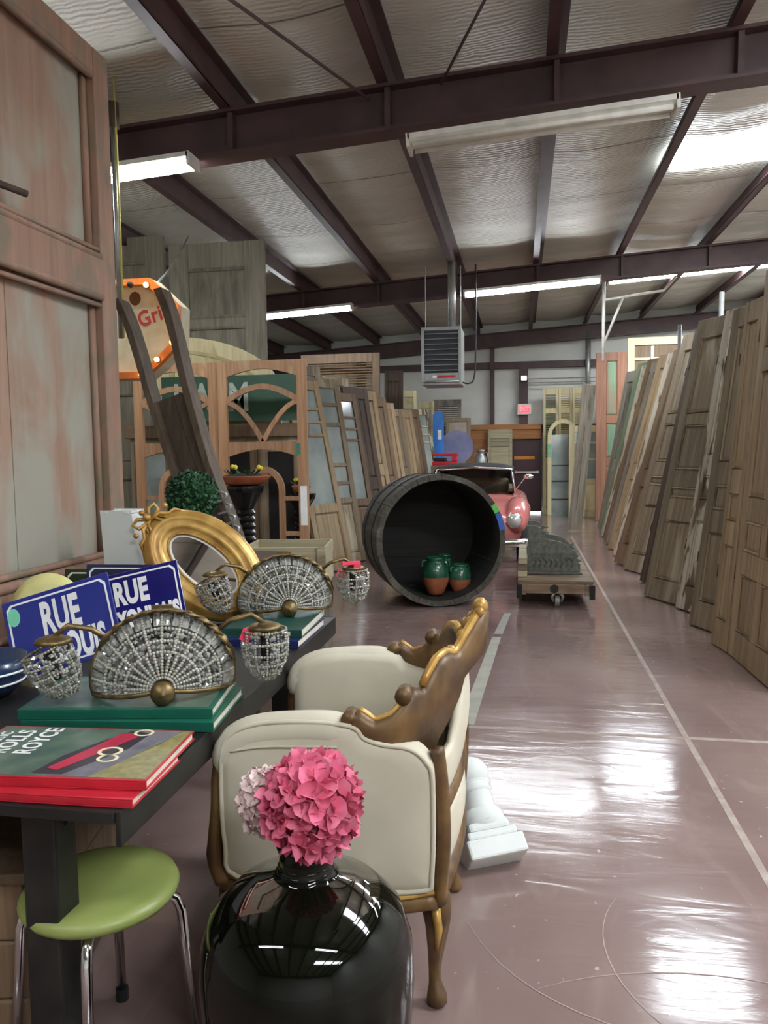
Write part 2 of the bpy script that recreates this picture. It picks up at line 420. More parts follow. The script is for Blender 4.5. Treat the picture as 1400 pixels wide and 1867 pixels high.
# fluorescent fittings under the rafters
def fixture(x0, x1, y, z, lit, label):
    t = thing('fluorescent_light', label, 'ceiling light', ((x0 + x1) / 2, y, z), (0, -math.atan(SL), 0), 'strip lights under the rafters')
    L = x1 - x0
    obj('housing', MB().prism([(-.10, .055), (.10, .055), (.10, .02), (.055, 0), (-.055, 0), (-.10, .02)], 'x', -L / 2, L / 2), m_white_metal, t)
    for s in (-1, 1):
        obj('tube', MB().tube([(-L / 2 + .03, s * .065, -.012), (L / 2 - .03, s * .065, -.012)], .019, 8), m_tube if lit else m_tube_off, t, smooth=True)
        obj('end_cap', MB().b2(s * L / 2 - .012, s * L / 2 + .012, -.1, .1, -.035, .058), m_white_metal, t)
    return t
fixture(-.79, 1.02, 5.62, 3.71, False, 'unlit white strip light hung on the nearest rafter')
fixture(-4.35, -2.42, 5.60, 3.60, True, 'glowing strip light half hidden behind the tall pink door')
fixture(-4.3, -2.56, 11.75, 3.64, True, 'glowing strip light right of the tall grey doors')
fixture(-.84, 1.12, 11.75, 3.86, True, 'long glowing strip light over the aisle, beside the heater pipe')
fixture(-3.2, -1.3, -.45, 3.72, True, 'unseen strip light added above the viewer on the left')  # this lamp and the next are unseen, added to light the room
fixture(.6, 2.5, -.45, 3.9, True, 'unseen strip light added above the viewer on the right')
fixture(2.9, 4.8, 5.62, 4.02, True, 'glowing strip light on the nearest rafter beyond the right edge')
# ------------------------------------------------------------------ doors
def door_parts(t, w, h, th, mat, cells, sw=.1, pmat=None, y0=0.0, knob=None, hinge=False):
    """stiles, rails and panels in local space: x 0..w, front face at y=y0, back at y0+th, z 0..h"""
    pmat = pmat or mat
    for x in (0, w - sw): obj('stile', MB().b2(x, x + sw, y0, y0 + th, 0, h), mat, t, bevel=.004)
    zs = [0.0]
    for a, b, k in cells: zs += [a * h, b * h]
    zs.append(h)
    for i in range(0, len(zs), 2):
        if zs[i + 1] - zs[i] > .004: obj('rail', MB().b2(sw + .0005, w - sw - .0005, y0 + .002, y0 + th - .002, zs[i], zs[i + 1]), mat, t, bevel=.004)
    for a, b, k in cells:
        z0, z1 = a * h, b * h; x0, x1 = sw, w - sw
        if k in ('panel', 'double'):
            spans = [(x0, x1)]
            if k == 'double':
                c = (x0 + x1) / 2; q = sw * .42
                obj('muntin', MB().b2(c - q, c + q, y0 + .003, y0 + th - .003, z0, z1), mat, t, bevel=.003); spans = [(x0, c - q), (c + q, x1)]
            for s0, s1 in spans:
                m = min(.045, (s1 - s0) * .22); mb = MB(); d = th * .35
                vs = [(s0, y0 + d, z0), (s1, y0 + d, z0), (s1, y0 + d, z1), (s0, y0 + d, z1)]
                vi = [(s0 + m, y0 + d * .35, z0 + m), (s1 - m, y0 + d * .35, z0 + m), (s1 - m, y0 + d * .35, z1 - m), (s0 + m, y0 + d * .35, z1 - m)]
                bk = [(s0, y0 + th - d, z0), (s1, y0 + th - d, z0), (s1, y0 + th - d, z1), (s0, y0 + th - d, z1)]
                mb.add(vs + vi + bk, [(0, 1, 5, 4), (1, 2, 6, 5), (2, 3, 7, 6), (3, 0, 4, 7), (4, 5, 6, 7), (8, 11, 10, 9), (0, 8, 9, 1), (1, 9, 10, 2), (2, 10, 11, 3), (3, 11, 8, 0)])
                p = obj('panel', mb, pmat, t)
                r = .012
                obj('moulding', MB().tube([(s0 + r, y0 + d * .5, z0 + r), (s1 - r, y0 + d * .5, z0 + r), (s1 - r, y0 + d * .5, z1 - r), (s0 + r, y0 + d * .5, z1 - r)], r, 6, closed=True), mat, t)
        elif k == 'glass':
            obj('pane', MB().b2(x0, x1, y0 + th * .45, y0 + th * .55, z0, z1), m_pane, t)
        elif k == 'dark':
            obj('pane', MB().b2(x0, x1, y0 + th * .45, y0 + th * .55, z0, z1), m_dark, t)
        elif k == 'board':
            nb = max(2, int((x1 - x0) / .12))
            for i in range(nb): obj('board', MB().b2(x0 + (x1 - x0) * i / nb + .002, x0 + (x1 - x0) * (i + 1) / nb - .002, y0 + th * .3, y0 + th * .75, z0, z1), pmat, t)
        elif k == 'louver':
            mb = MB(); nl = max(6, int((z1 - z0) / .045))
            for i in range(nl):
                zc = z0 + (z1 - z0) * (i + .5) / nl
                mb.box(((x0 + x1) / 2, y0 + th / 2, zc), (x1 - x0, .04, .008), Matrix.Rotation(radians(38), 3, 'X'))
            obj('louver_slats', mb, pmat, t, kind='stuff')
    if knob: 
        kx, kz = knob
        obj('door_knob', MB().lathe([(.0, -.06), (.022, -.055), (.028, -.04), (.018, -.02), (.01, 0)], 10, (kx, y0, kz), Matrix.Rotation(radians(-90), 3, 'X')), m_brass, t, smooth=True)
    if hinge:
        for z in (.2 * h, .82 * h): obj('hinge', MB().tube([(-.004, y0 + .004, z), (-.004, y0 + .004, z + .09)], .008, 6), m_black_metal, t)

def lean_door(name, label, x, y, yaw, lean, w, h, mat, cells, th=.055, sw=.1, group=None, **k):
    t = thing(name, label, 'door', (x, y, th * sin(radians(abs(lean))) + .002), (radians(-lean), 0, radians(yaw)), group)
    door_parts(t, w, h, th, mat, cells, sw, **k)
    return t

C6 = [(.08, .34, 'double'), (.42, .68, 'double'), (.74, .93, 'double')]
C4 = [(.09, .36, 'double'), (.44, .93, 'double')]
C3 = [(.08, .30, 'panel'), (.37, .45, 'panel'), (.52, .94, 'panel')]
CG = [(.06, .31, 'panel'), (.36, .60, 'glass'), (.62, .78, 'glass'), (.80, .95, 'glass')]
CG4 = [(.05, .30, 'panel'), (.345, .70, 'glass'), (.715, .77, 'glass'), (.785, .84, 'glass'), (.855, .95, 'glass')]
CG5 = [(.05, .32, 'panel'), (.35, .42, 'glass'), (.44, .52, 'glass'), (.54, .74, 'glass'), (.76, .85, 'glass'), (.87, .95, 'glass')]
CB = [(.05, .95, 'board')]
CD = [(.07, .28, 'panel'), (.36, .40, 'panel'), (.46, .62, 'panel'), (.66, .93, 'panel')]
CL = [(.06, .45, 'louver'), (.50, .95, 'louver')]

GR = 'doors leaning in the row on the right'
right = [ # x, y, a, lean, w, h, mat, cells, sw, label
 (1.474, 5.825, 2, 4.2, .98, 2.71, w_pine, [(.07, .22, 'double'), (.28, .36, 'double'), (.42, .74, 'double'), (.80, .94, 'double')], .12, 'wide tan panelled door with many recessed panels, nearest on the right'),
 (1.425, 6.11, 9, 4.6, .28, 2.55, w_pine, C3, .06, 'narrow plain tan shutter just behind the wide panelled door on the right'),
 (1.394, 6.736, 22, 7.8, .52, 2.64, w_pineg, C3, .09, 'greyed door with pale worn edge, third from the camera on the right'),
 (1.415, 7.42, 22, 9.6, .5, 2.76, w_white, C3, .09, 'door with flaking white paint on its edge, fourth from the camera on the right'),
 (1.213, 7.98, 26, 12.2, .72, 2.8, w_pineg, CD, .1, 'grey-brown door with small stacked panels, fifth from the camera on the right'),
 (1.30, 8.85, 24, 13.2, .7, 2.84, w_dark, C4, .1, 'dark brown panelled door, sixth from the camera on the right'),
 (1.228, 9.72, 24, 15.6, .7, 2.95, w_pineg, CD, .1, 'brown door with stacked small panels, seventh from the camera on the right'),
 (1.184, 10.25, 24, 17.0, .68, 2.85, w_brown, C4, .1, 'brown four panel door, eighth from the camera on the right'),
 (1.25, 11.0, 24, 16.6, .68, 2.9, w_white, C3, .1, 'whitish weathered door, ninth from the camera on the right'),
 (1.258, 11.72, 24, 16.3, .7, 2.95, w_pine, C4, .1, 'tan four panel door, tenth from the camera on the right'),
 (1.28, 12.3, 24, 15.8, .7, 2.9, w_grey, C3, .1, 'weathered grey door, eleventh from the camera on the right'),
 (1.30, 12.86, 24, 15.2, .7, 3.0, w_brown, C6, .1, 'brown six panel door, twelfth from the camera on the right'),
 (1.33, 13.42, 24, 14.6, .7, 2.95, w_white, C4, .1, 'pale flaking door, thirteenth from the camera on the right'),
 (1.37, 14.05, 24, 13.8, .7, 3.05, w_green, C3, .1, 'faintly green worn door, fourteenth from the camera on the right'),
 (1.42, 14.9, 24, 11.0, .65, 2.95, w_grey, C4, .1, 'grey door farthest down the row on the right')]
for x, y, a, lean, w, h, mat, cells, sw, lab in right:
    lean_door('panel_door', lab, x, y, -(90 - a), lean, w, h, mat, cells, sw=sw, group=GR, hinge=(y < 9))

GL = 'doors leaning in the row on the left'
left = [ # right-bottom x,y, a, lean, w, h
 (-2.104, 9.513, 27, 13.2, .62, 2.45, w_pine, CG4, .085, 'glazed pine door with tall frosted pane, nearest of the left row'),
 (-2.078, 10.2, 27, 10.6, .62, 2.5, w_pineg, CG5, .095, 'glazed door with several small bright panes, second in the left row'),
 (-2.02, 10.97, 27, 10.6, .6, 2.36, w_brown, CG4, .09, 'brown glazed door with three thin bars, third in the left row'),
 (-1.98, 11.75, 27, 10.6, .6, 2.5, w_dark, C4, .1, 'dark brown door, fourth in the left row'),
 (-1.93, 12.2, 27, 10.6, .6, 2.48, w_pine, C3, .1, 'tan door with pale edge, fifth in the left row'),
 (-1.88, 12.8, 27, 10.6, .6, 2.43, w_brown, C4, .1, 'plain brown door, sixth in the left row'),
 (-1.85, 13.4, 27, 10.6, .6, 2.36, w_pine, CB, .1, 'boarded brown door, seventh in the left row'),
 (-1.82, 14.0, 27, 10.6, .6, 2.28, w_pineg, C3, .1, 'pale pine door, eighth in the left row'),
 (-1.72, 14.7, 27, 10.6, .6, 2.3, w_pine, C4, .1, 'light tan door, ninth in the left row'),
 (-1.66, 15.3, 27, 10.6, .6, 2.34, w_brown, C4, .1, 'brown door, tenth in the left row'),
 (-1.53, 15.85, 27, 10.6, .6, 2.36, w_white, CG4, .1, 'whitish glazed door with thin bars, farthest of the left row')]
for x, y, a, lean, w, h, mat, cells, sw, lab in left:
    A = radians(a)
    lean_door('panel_door', lab, x - w * sin(A), y - w * cos(A), 90 - a, lean, w, h, mat, cells, sw=sw, group=GL)
# taller doors behind the left row
for x, y, w, h, mat, cells, lab in ((-2.68, 10.75, .6, 2.7, w_pineg, CG4, 'tall worn glazed door standing behind the nearest left doors'),
                                    (-2.72, 11.6, .6, 2.62, w_pine, C4, 'tall tan door behind the second and third left doors'),
                                    (-2.72, 12.75, .6, 2.72, w_pineg, CG, 'tall pale glazed door behind the fourth left door')):
    A = radians(27)
    lean_door('panel_door', lab, x - w * sin(A), y - w * cos(A), 63, 4, w, h, mat, cells, sw=.12, group='tall doors behind the left row')

# louvred frame, brown door, shutters farther back on the left
lean_door('louvred_shutter', 'large brown louvred frame standing above the left row of doors', -3.86, 13.25, 0, 2, 1.42, 3.2, w_brown, [(.04, .46, 'panel'), (.52, .73, 'panel'), (.79, .95, 'louver')], sw=.13)
lean_door('panel_door', 'narrow dark brown door behind the left row, beside the louvred frame', -2.76, 15.5, 0, 3, .38, 3.12, w_dark, C4, sw=.07, group='tall doors behind the left row')
lean_door('louvred_shutter', 'cream carved shutter end showing over the left row', -2.45, 15.6, 20, 6, .42, 2.74, w_cream, CL, sw=.07)
lean_door('louvred_shutter', 'small cream louvred shutter behind the farthest left door', -2.22, 16.6, 0, 6, .34, 2.55, w_cream, CL, sw=.06)
lean_door('panel_door', 'grey slatted door with a curved top behind the blue board', -1.95, 17.3, 0, 3, .62, 2.62, w_grey, CL, sw=.08)

# ------------------------------------------------------------------ the big door in front on the left
t = thing('carriage_door', 'towering washed-pink panelled door filling the left edge', 'door', (-2.0, 1.75, 0))
W, H = 1.86, 3.41   # runs along +y, front face to +x
def bd(name, y0, y1, x0, x1, z0, z1, mat, bev=.006): return obj(name, MB().b2(x0, x1, y0, y1, z0, z1), mat, t, bevel=bev)
bd('stile', W - .13, W, -.08, .012, 0, H, w_bigf); bd('stile', 0, .13, -.08, .012, 0, H, w_bigf)
bd('rail', .13, W - .13, -.06, .01, H - .12, H, w_bigf); bd('rail', .13, W - .13, -.06, .01, 0, .2, w_bigf)
bd('rail', .13, W - .13, -.06, .018, 2.25, 2.44, w_bigf); bd('rail', .13, W - .13, -.06, .012, .78, .97, w_bigf)
for z0, z1 in ((.2, .78), (.97, 2.25), (2.44, H - .12)):
    n_ = 5
    for i in range(n_):
        y0 = .13 + (W - .26) * i / n_; bd('board', y0 + .0008, y0 + (W - .26) / n_ - .0008, -.075, -.052 + .002 * (i % 2), z0, z1, w_big, .002)
for z, s in ((2.25, 1), (2.44, 1), (.975, 1.3), (.775, 1)):
    obj('moulding', MB().tube([(.006, .13, z), (.006, W - .13, z)], .018 * s, 8), w_bigf, t, smooth=True)
    obj('moulding', MB().tube([(-.034, .13, z + .036 * (1 if z != 2.25 else -1)), (-.004, W - .13, z + .036 * (1 if z != 2.25 else -1))], .012 * s, 8), w_bigf, t, smooth=True)
for z0, z1 in ((1.02, 2.21), (2.5, H - .13)):
    obj('moulding', MB().tube([(-.04, W - .148, z0), (-.04, W - .148, z1)], .018, 8), w_bigf, t, smooth=True)
obj('moulding', MB().tube([(-.004, .13, H - .13), (-.004, W - .13, H - .13)], .018, 8), w_bigf, t, smooth=True)
obj('peg', MB().tube([(-.03, .98, 2.56), (.05, 1.12, 2.54)], .015, 8), w_dark, t, smooth=True)
for k_ in range(3): obj('nail', MB().tube([(-.02, .95 - .03 * k_, 2.86 + .05 * k_), (.012, 1.02 - .03 * k_, 2.865 + .05 * k_)], .004, 5), m_black_metal, t)
# standing pipe beside it
t = thing('hanging_conduit', 'thin pipe with grey cap hanging beside the tall pink door', 'pipe', (-2.92, 5.35, 2.35))
obj('pipe', MB().tube([(0, 0, 0), (0, 0, 1.62)], .02, 8), m_galv, t, smooth=True)
obj('cap', MB().tube([(0, 0, 1.5), (0, 0, 1.68)], .045, 10), w_dark, t, smooth=True)
obj('yellow_cord', MB().tube([(.03, -.02, 0), (.035, -.02, .8), (.03, -.02, 1.85)], .008, 6), plain('yellow_cord', (196, 184, 96), .6), t, smooth=True)

# ------------------------------------------------------------------ tall grey double door, cream arch, green sign
t = thing('grey_double_door', 'tall weathered grey door pair with diamond panel, standing high at the back left', 'door', (-4.7, 8.55, 0))
def leaf(x0, w, h):
    for x in (x0, x0 + w - .24): obj('stile', MB().b2(x, x + .24, 0, .06, 0, h), w_greyd, t, bevel=.006)
    for z0, z1 in ((0, .3), (1.2, 1.42), (2.2, 2.42), (2.94, 3.06), (h - .30, h)): obj('rail', MB().b2(x0 + .24, x0 + w - .24, .004, .056, z0, z1), w_greyd, t, bevel=.006)
    for z0, z1, dia in ((.3, 1.2, 0), (1.42, 2.2, 0), (2.42, 2.94, 0), (3.06, h - .30, 1)):
        a, b = x0 + .24, x0 + w - .24; c = (a + b) / 2; zc = (z0 + z1) / 2
        vs = [(a, .03, z0), (b, .03, z0), (b, .03, z1), (a, .03, z1), (c, .004 if dia else .022, zc)]
        obj('panel', MB().add(vs + [(a, .05, z0), (b, .05, z0), (b, .05, z1), (a, .05, z1)], [(0, 1, 4), (1, 2, 4), (2, 3, 4), (3, 0, 4), (5, 8, 7, 6)]), w_greyd, t)
        for zz in (z0, z1): obj('moulding', MB().tube([(a, .012, zz), (b, .012, zz)], .022, 6), w_greyd, t)
leaf(-.35, .95, 4.02); leaf(.66, 1.16, 3.9)
t = thing('cream_arch', 'cream panel with a curved top edge in front of the grey doors', 'panel', (-4.0, 8.35, 0))
arc = [(1.35 * cos(radians(a)) * .98 + .02, 2.16 + .66 * sin(radians(a))) for a in range(0, 97, 8)]
obj('board', MB().prism([(-.14, 0), (1.34, 0)] + arc + [(-.14, 2.82)], 'y', 0, .04), w_cream, t)
m_cr2 = plain('cream_trim', (176, 164, 118), .7)
arc2 = [(x * .86, 2.12 + (z - 2.16) * .84) for x, z in arc]; arc3 = [(x * .82, 2.12 + (z - 2.16) * .78) for x, z in arc]
obj('arch_moulding', MB().band(arc2, arc3, 'y', -.015, 0), m_cr2, t)
obj('upright', MB().b2(.02, .09, -.012, 0, 1.2, 2.74), m_cr2, t)
t = thing('green_sign', 'dark green painted board with large worn white letters', 'sign', (-3.87, 8.12, 1.84))
m_gs = plain('sign_green', (40, 74, 58), .5, 0, (52, 88, 66), 3)
obj('board', MB().b2(-.1, 1.5, 0, .03, 0, .50), m_gs, t)
m_gl = plain('worn_white_letter', (196, 202, 192), .6, 0, (150, 166, 152), 12)
tb = text_mb('HARM', .42, .014, .74, align='LEFT'); tb.xf(Matrix.Rotation(radians(90), 4, 'X'))
obj('lettering', tb.shift((.04, -.004, .25)), m_gl, t)

# ------------------------------------------------------------------ orange pine door frames with arched bars
def bow(x0, x1, z0, rise, n=14): return [(x0 + (x1 - x0) * i / n, z0 + rise * sin(pi * i / n)) for i in range(n + 1)]
def off(pts, d):
    out = []
    for i, p in enumerate(pts):
        a = pts[max(i - 1, 0)]; b = pts[min(i + 1, len(pts) - 1)]
        tx, tz = b[0] - a[0], b[1] - a[1]; l = sqrt(tx * tx + tz * tz); out.append((p[0] - tz / l * d, p[1] + tx / l * d))
    return out
def deco_frame(label, x, y, rz_):
    t = thing('arched_door_frame', label, 'door', (x, y, 0), (0, 0, rz_), 'orange pine frames with arched bars')
    w, h, s, th = .94, 2.42, .1, .045
    for a in (0, w - s): obj('stile', MB().b2(a, a + s, 0, th, 0, h), w_orange, t, bevel=.005)
    top = bow(s, w - s, h - .16, .075); obj('top_rail', MB().band([(p[0], h) for p in top], top, 'y', .003, th - .003), w_orange, t)
    mid = bow(s, w - s, 1.45, .075); obj('mid_rail', MB().band([(p[0], 1.60) for p in mid], mid, 'y', .003, th - .003), w_orange, t)
    obj('bottom_rail', MB().b2(s, w - s, .003, th - .003, 0, .22), w_orange, t, bevel=.005)
    eb = bow(s - .01, w - s + .01, 2.02, .14); obj('arched_bar', MB().band(off(eb, .028), off(eb, -.028), 'y', .006, th - .006), w_orange, t)
    for sx in (1, -1):
        pts = [(w / 2 - sx * (w / 2 - s + .005) * cos(radians(a)) ** 1.0, 1.60 + .40 * (1 - sin(radians(a))) ** .9) for a in range(0, 91, 9)]
        pts = [(w / 2 - sx * (w / 2 - s) * (1 - q) * 1.0 - sx * .0, 2.0 - .40 * q ** 1.7) for q in [i / 12 for i in range(13)]]
        obj('curved_bar', MB().band(off(pts, .022), off(pts, -.022), 'y', .008, th - .008), w_orange, t)
    c = w / 2; r = .19
    arch = [(c - r, .22), (c - r, .8)] + [(c - r * cos(radians(a)), 1.10 + .22 * sin(radians(a))) for a in range(0, 181, 12)] + [(c + r, .8), (c + r, .22)]
    obj('lower_arch', MB().band(off(arch, .03), off(arch, -.03), 'y', .004, th - .004), w_orange, t)
    for z in (.64, 1.0):
        for a, b in ((s, c - r - .02), (c + r + .02, w - s)): obj('cross_bar', MB().b2(a, b, .006, th - .006, z, z + .045), w_orange, t, bevel=.003)
    return t
f = deco_frame('orange pine frame with arched bars and a teal sticker, nearer the left doors', -3.06, 7.5, 0)
obj('sticker', MB().b2(.82, .87, -.002, 0, 1.47, 1.52).b2(.82, .87, -.002, 0, 1.53, 1.58), plain('teal_sticker', (40, 120, 100), .5), f)
obj('white_patch', MB().b2(.86, .93, -.002, 0, .75, 1.15), m_white, f)
deco_frame('orange pine frame with arched bars, half hidden by the brown chute', -4.02, 7.56, radians(-1))
# old cabinet with dark panes behind the frames
t = thing('glazed_cabinet', 'tall old wooden cabinet with dark panes behind the orange frames', 'cabinet', (-4.3, 7.95, 0))
obj('body', MB().b2(0, 2.0, .03, .14, 0, 1.78), w_pineg, t, bevel=.006); obj('cornice', MB().b2(-.04, 2.04, -.02, .16, 1.66, 1.80), w_brown, t, bevel=.01)
for i in range(4):
    x0 = .06 + i * .49
    dd = obj('cabinet_door', MB().band([(x0, .08), (x0 + .45, .08), (x0 + .45, 1.6), (x0, 1.6)], [(x0 + .08, .18), (x0 + .37, .18), (x0 + .37, 1.5), (x0 + .08, 1.5)], 'y', -.002, .028, True), w_pineg if i % 2 else w_brown, t)
    obj('dark_pane', MB().b2(x0 + .08, x0 + .37, .012, .018, .18, 1.5), (m_pane, w_pine, m_dark, m_dark)[i], dd)
# ------------------------------------------------------------------ the black table in front
TZ = .76
t = thing('metal_table', 'long black metal table carrying books, signs and crystal sconces', 'table', (-1.36, 2.35, 0))
obj('table_top', MB().b2(-.54, .54, -.94, .94, TZ - .012, TZ), m_black_metal, t, bevel=.003)
for sx in (-1, 1):
    obj('edge_angle', MB().b2(sx * .54 - .006, sx * .54 + .006, -.94, .94, TZ - .075, TZ + .001), m_black_metal, t, bevel=.002)
for sy in (-1, 1):
    obj('edge_angle', MB().b2(-.534, .534, sy * .94 - .006, sy * .94 + .006, TZ - .024, TZ + .001), m_black_metal, t, bevel=.002)
for px, py in ((.312, -.838), (.34, .80), (-.46, -.838), (-.46, .80)):
    lg = obj('leg', MB().b2(px - .042, px + .042, py - .042, py + .042, .012, TZ - .012), m_black_metal, t, bevel=.006)
    obj('leg_gusset', MB().prism([(px - .11, TZ - .014), (px + .11, TZ - .014), (px + .045, TZ - .09), (px - .045, TZ - .09)], 'y', py - .005, py + .005), m_black_metal, t)
    obj('foot_plate', MB().b2(px - .06, px + .06, py - .06, py + .06, 0, .012), m_black_metal, t)

# ------------------------------------------------------------------ books
def book(label, cx, cy, z, w, d, h, yaw, cover, art=None, group='books on the black table'):
    """w along local x (spine side faces local -y), d depth, h thickness"""
    t = thing('hardback_book', label, 'book', (cx, cy, z), (0, 0, radians(yaw)), group)
    c = obj('cover', MB().b2(-w / 2, w / 2, -d / 2, d / 2, 0, .003).b2(-w / 2, w / 2, -d / 2, d / 2, h - .003, h).b2(-w / 2, w / 2, -d / 2, -d / 2 + .004, .003, h - .003), cover, t, bevel=.0012)
    obj('page_block', MB().b2(-w / 2 + .005, w / 2 - .005, -d / 2 + .005, d / 2 - .005, .003, h - .003), m_pages, t)
    return t
def flat(pts, z): return MB().prism(pts, 'z', z, z + .0004)
m_bkgreen = plain('cover_green', (16, 82, 66), .35, 0, (24, 96, 76), 4); m_bknavy = plain('cover_navy', (24, 32, 84), .4)
m_bkdg = plain('cover_bottle_green', (22, 66, 58), .4)
m_art_bg = plain('print_dusky_green', (62, 88, 78), .3, 0, (96, 116, 98), 14); m_art_road = plain('print_road', (128, 124, 132), .3, 0, (96, 94, 104), 20)
m_art_grass = plain('print_grass', (120, 120, 72), .3, 0, (156, 142, 88), 60); m_art_red = plain('print_red', (170, 34, 62), .3); m_art_cream = plain('print_cream', (226, 214, 176), .3)
m_art_dark = plain('print_dark', (44, 40, 48), .3); m_art_or = plain('print_orange', (206, 150, 80), .3)
BZ = TZ + .001
b_low = book('red-spined hardback underneath, lowest at the table corner', -1.03, 1.545, BZ, .46, .25, .02, 2, m_red)
z1 = BZ + .0205
b = book('red hardback with a red vintage car on its green cover, topmost at the table corner', -1.045, 1.60, z1, .50, .295, .022, 4, m_red)
H_ = .022
obj('cover_print', flat([(-.245, -.14), (.245, -.14), (.245, .142), (-.245, .142)], H_), m_art_bg, b)
obj('cover_print', flat([(.02, -.139), (.115, -.139), (.20, .06), (.22, .14), (.13, .14), (.06, .02)], H_ + .0004), m_art_road, b)
obj('cover_print', flat([(.115, -.139), (.244, -.139), (.244, .14), (.225, .14), (.19, .04)], H_ + .0004), m_art_grass, b)
obj('cover_print', flat([(-.02, -.13), (.05, -.13), (.135, .02), (.15, .12), (.095, .13), (.05, .06), (.0, -.03)], H_ + .0008), m_art_dark, b)
obj('cover_print', flat([(.0, -.10), (.028, -.11), (.085, .0), (.125, .09), (.115, .118), (.075, .11), (.05, .03)], H_ + .0012), m_art_red, b)
for cx_, cy_, r_ in ((.10, .00, .026), (.112, -.04, .022), (.13, .12, .022)):
    ring = [(cx_ + r_ * 1.15 * cos(2 * pi * i / 18), cy_ + r_ * sin(2 * pi * i / 18)) for i in range(18)]; rin = [(cx_ + r_ * .8 * cos(2 * pi * i / 18), cy_ + r_ * .7 * sin(2 * pi * i / 18)) for i in range(18)]
    obj('cover_print', MB().band(ring, rin, 'z', H_ + .0014, H_ + .0018, True), m_art_cream, b)
obj('cover_print', flat([(-.2, -.13), (-.1, -.13), (-.12, -.10), (-.17, -.105)], H_ + .0006), m_art_or, b)
tb = text_mb('ROLLS\nROYCE', .062, .0018, .8, align='LEFT'); tb.xf(Matrix.Rotation(radians(90), 4, 'Z')); obj('title', tb.shift((-.135, -.03, H_ + .0012)), m_white, b)
tb = text_mb('CLASSIC', .04, .001, .8, align='LEFT'); tb.xf(Matrix.Rotation(radians(90), 4, 'Z')); obj('title', tb.shift((-.215, -.02, H_ + .0012)), m_white, b)
obj('spine_label', MB().b2(-.20, -.09, -.1481, -.1476, .008, .015), m_art_cream, b)
obj('spine_label', MB().b2(-.22, -.11, -.1256, -.1251, .006, .013), m_art_cream, b_low)
g1 = book('green hardback flat under the nearer crystal sconce, bottom of its stack', -1.08, 1.995, BZ, .53, .31, .026, 6, m_bkgreen)
g2 = book('green hardback directly beneath the nearer crystal sconce', -1.10, 2.01, BZ + .0265, .53, .31, .026, 9, m_bkgreen)
obj('cover_print', flat([(-.25, -.14), (.25, -.14), (.25, .14), (-.25, .14)], .0261), m_art_bg, g2)
n1 = book('navy hardback at the bottom under the farther sconce', -.972, 2.93, BZ, .30, .40, .03, 0, m_bknavy); obj('title', MB().b2(.03, .11, -.2006, -.2002, .012, .018), m_art_cream, n1)
n2 = book('bottle-green hardback just under the farther sconce', -.985, 2.97, BZ + .0305, .32, .42, .034, 2, m_bkdg); obj('spine_dot', MB().b2(.09, .115, -.2106, -.2102, .010, .025), m_art_cream, n2); obj('title', MB().b2(-.06, .05, -.2106, -.2102, .014, .019), m_art_cream, n2)
n3 = book('pink-edged picture book poking out beneath the navy one', -.93, 2.75, BZ, .18, .20, .012, -8, plain('cover_pinkish', (206, 170, 160), .4))
n3.location.x = -1.3; n3.location.y = 2.62
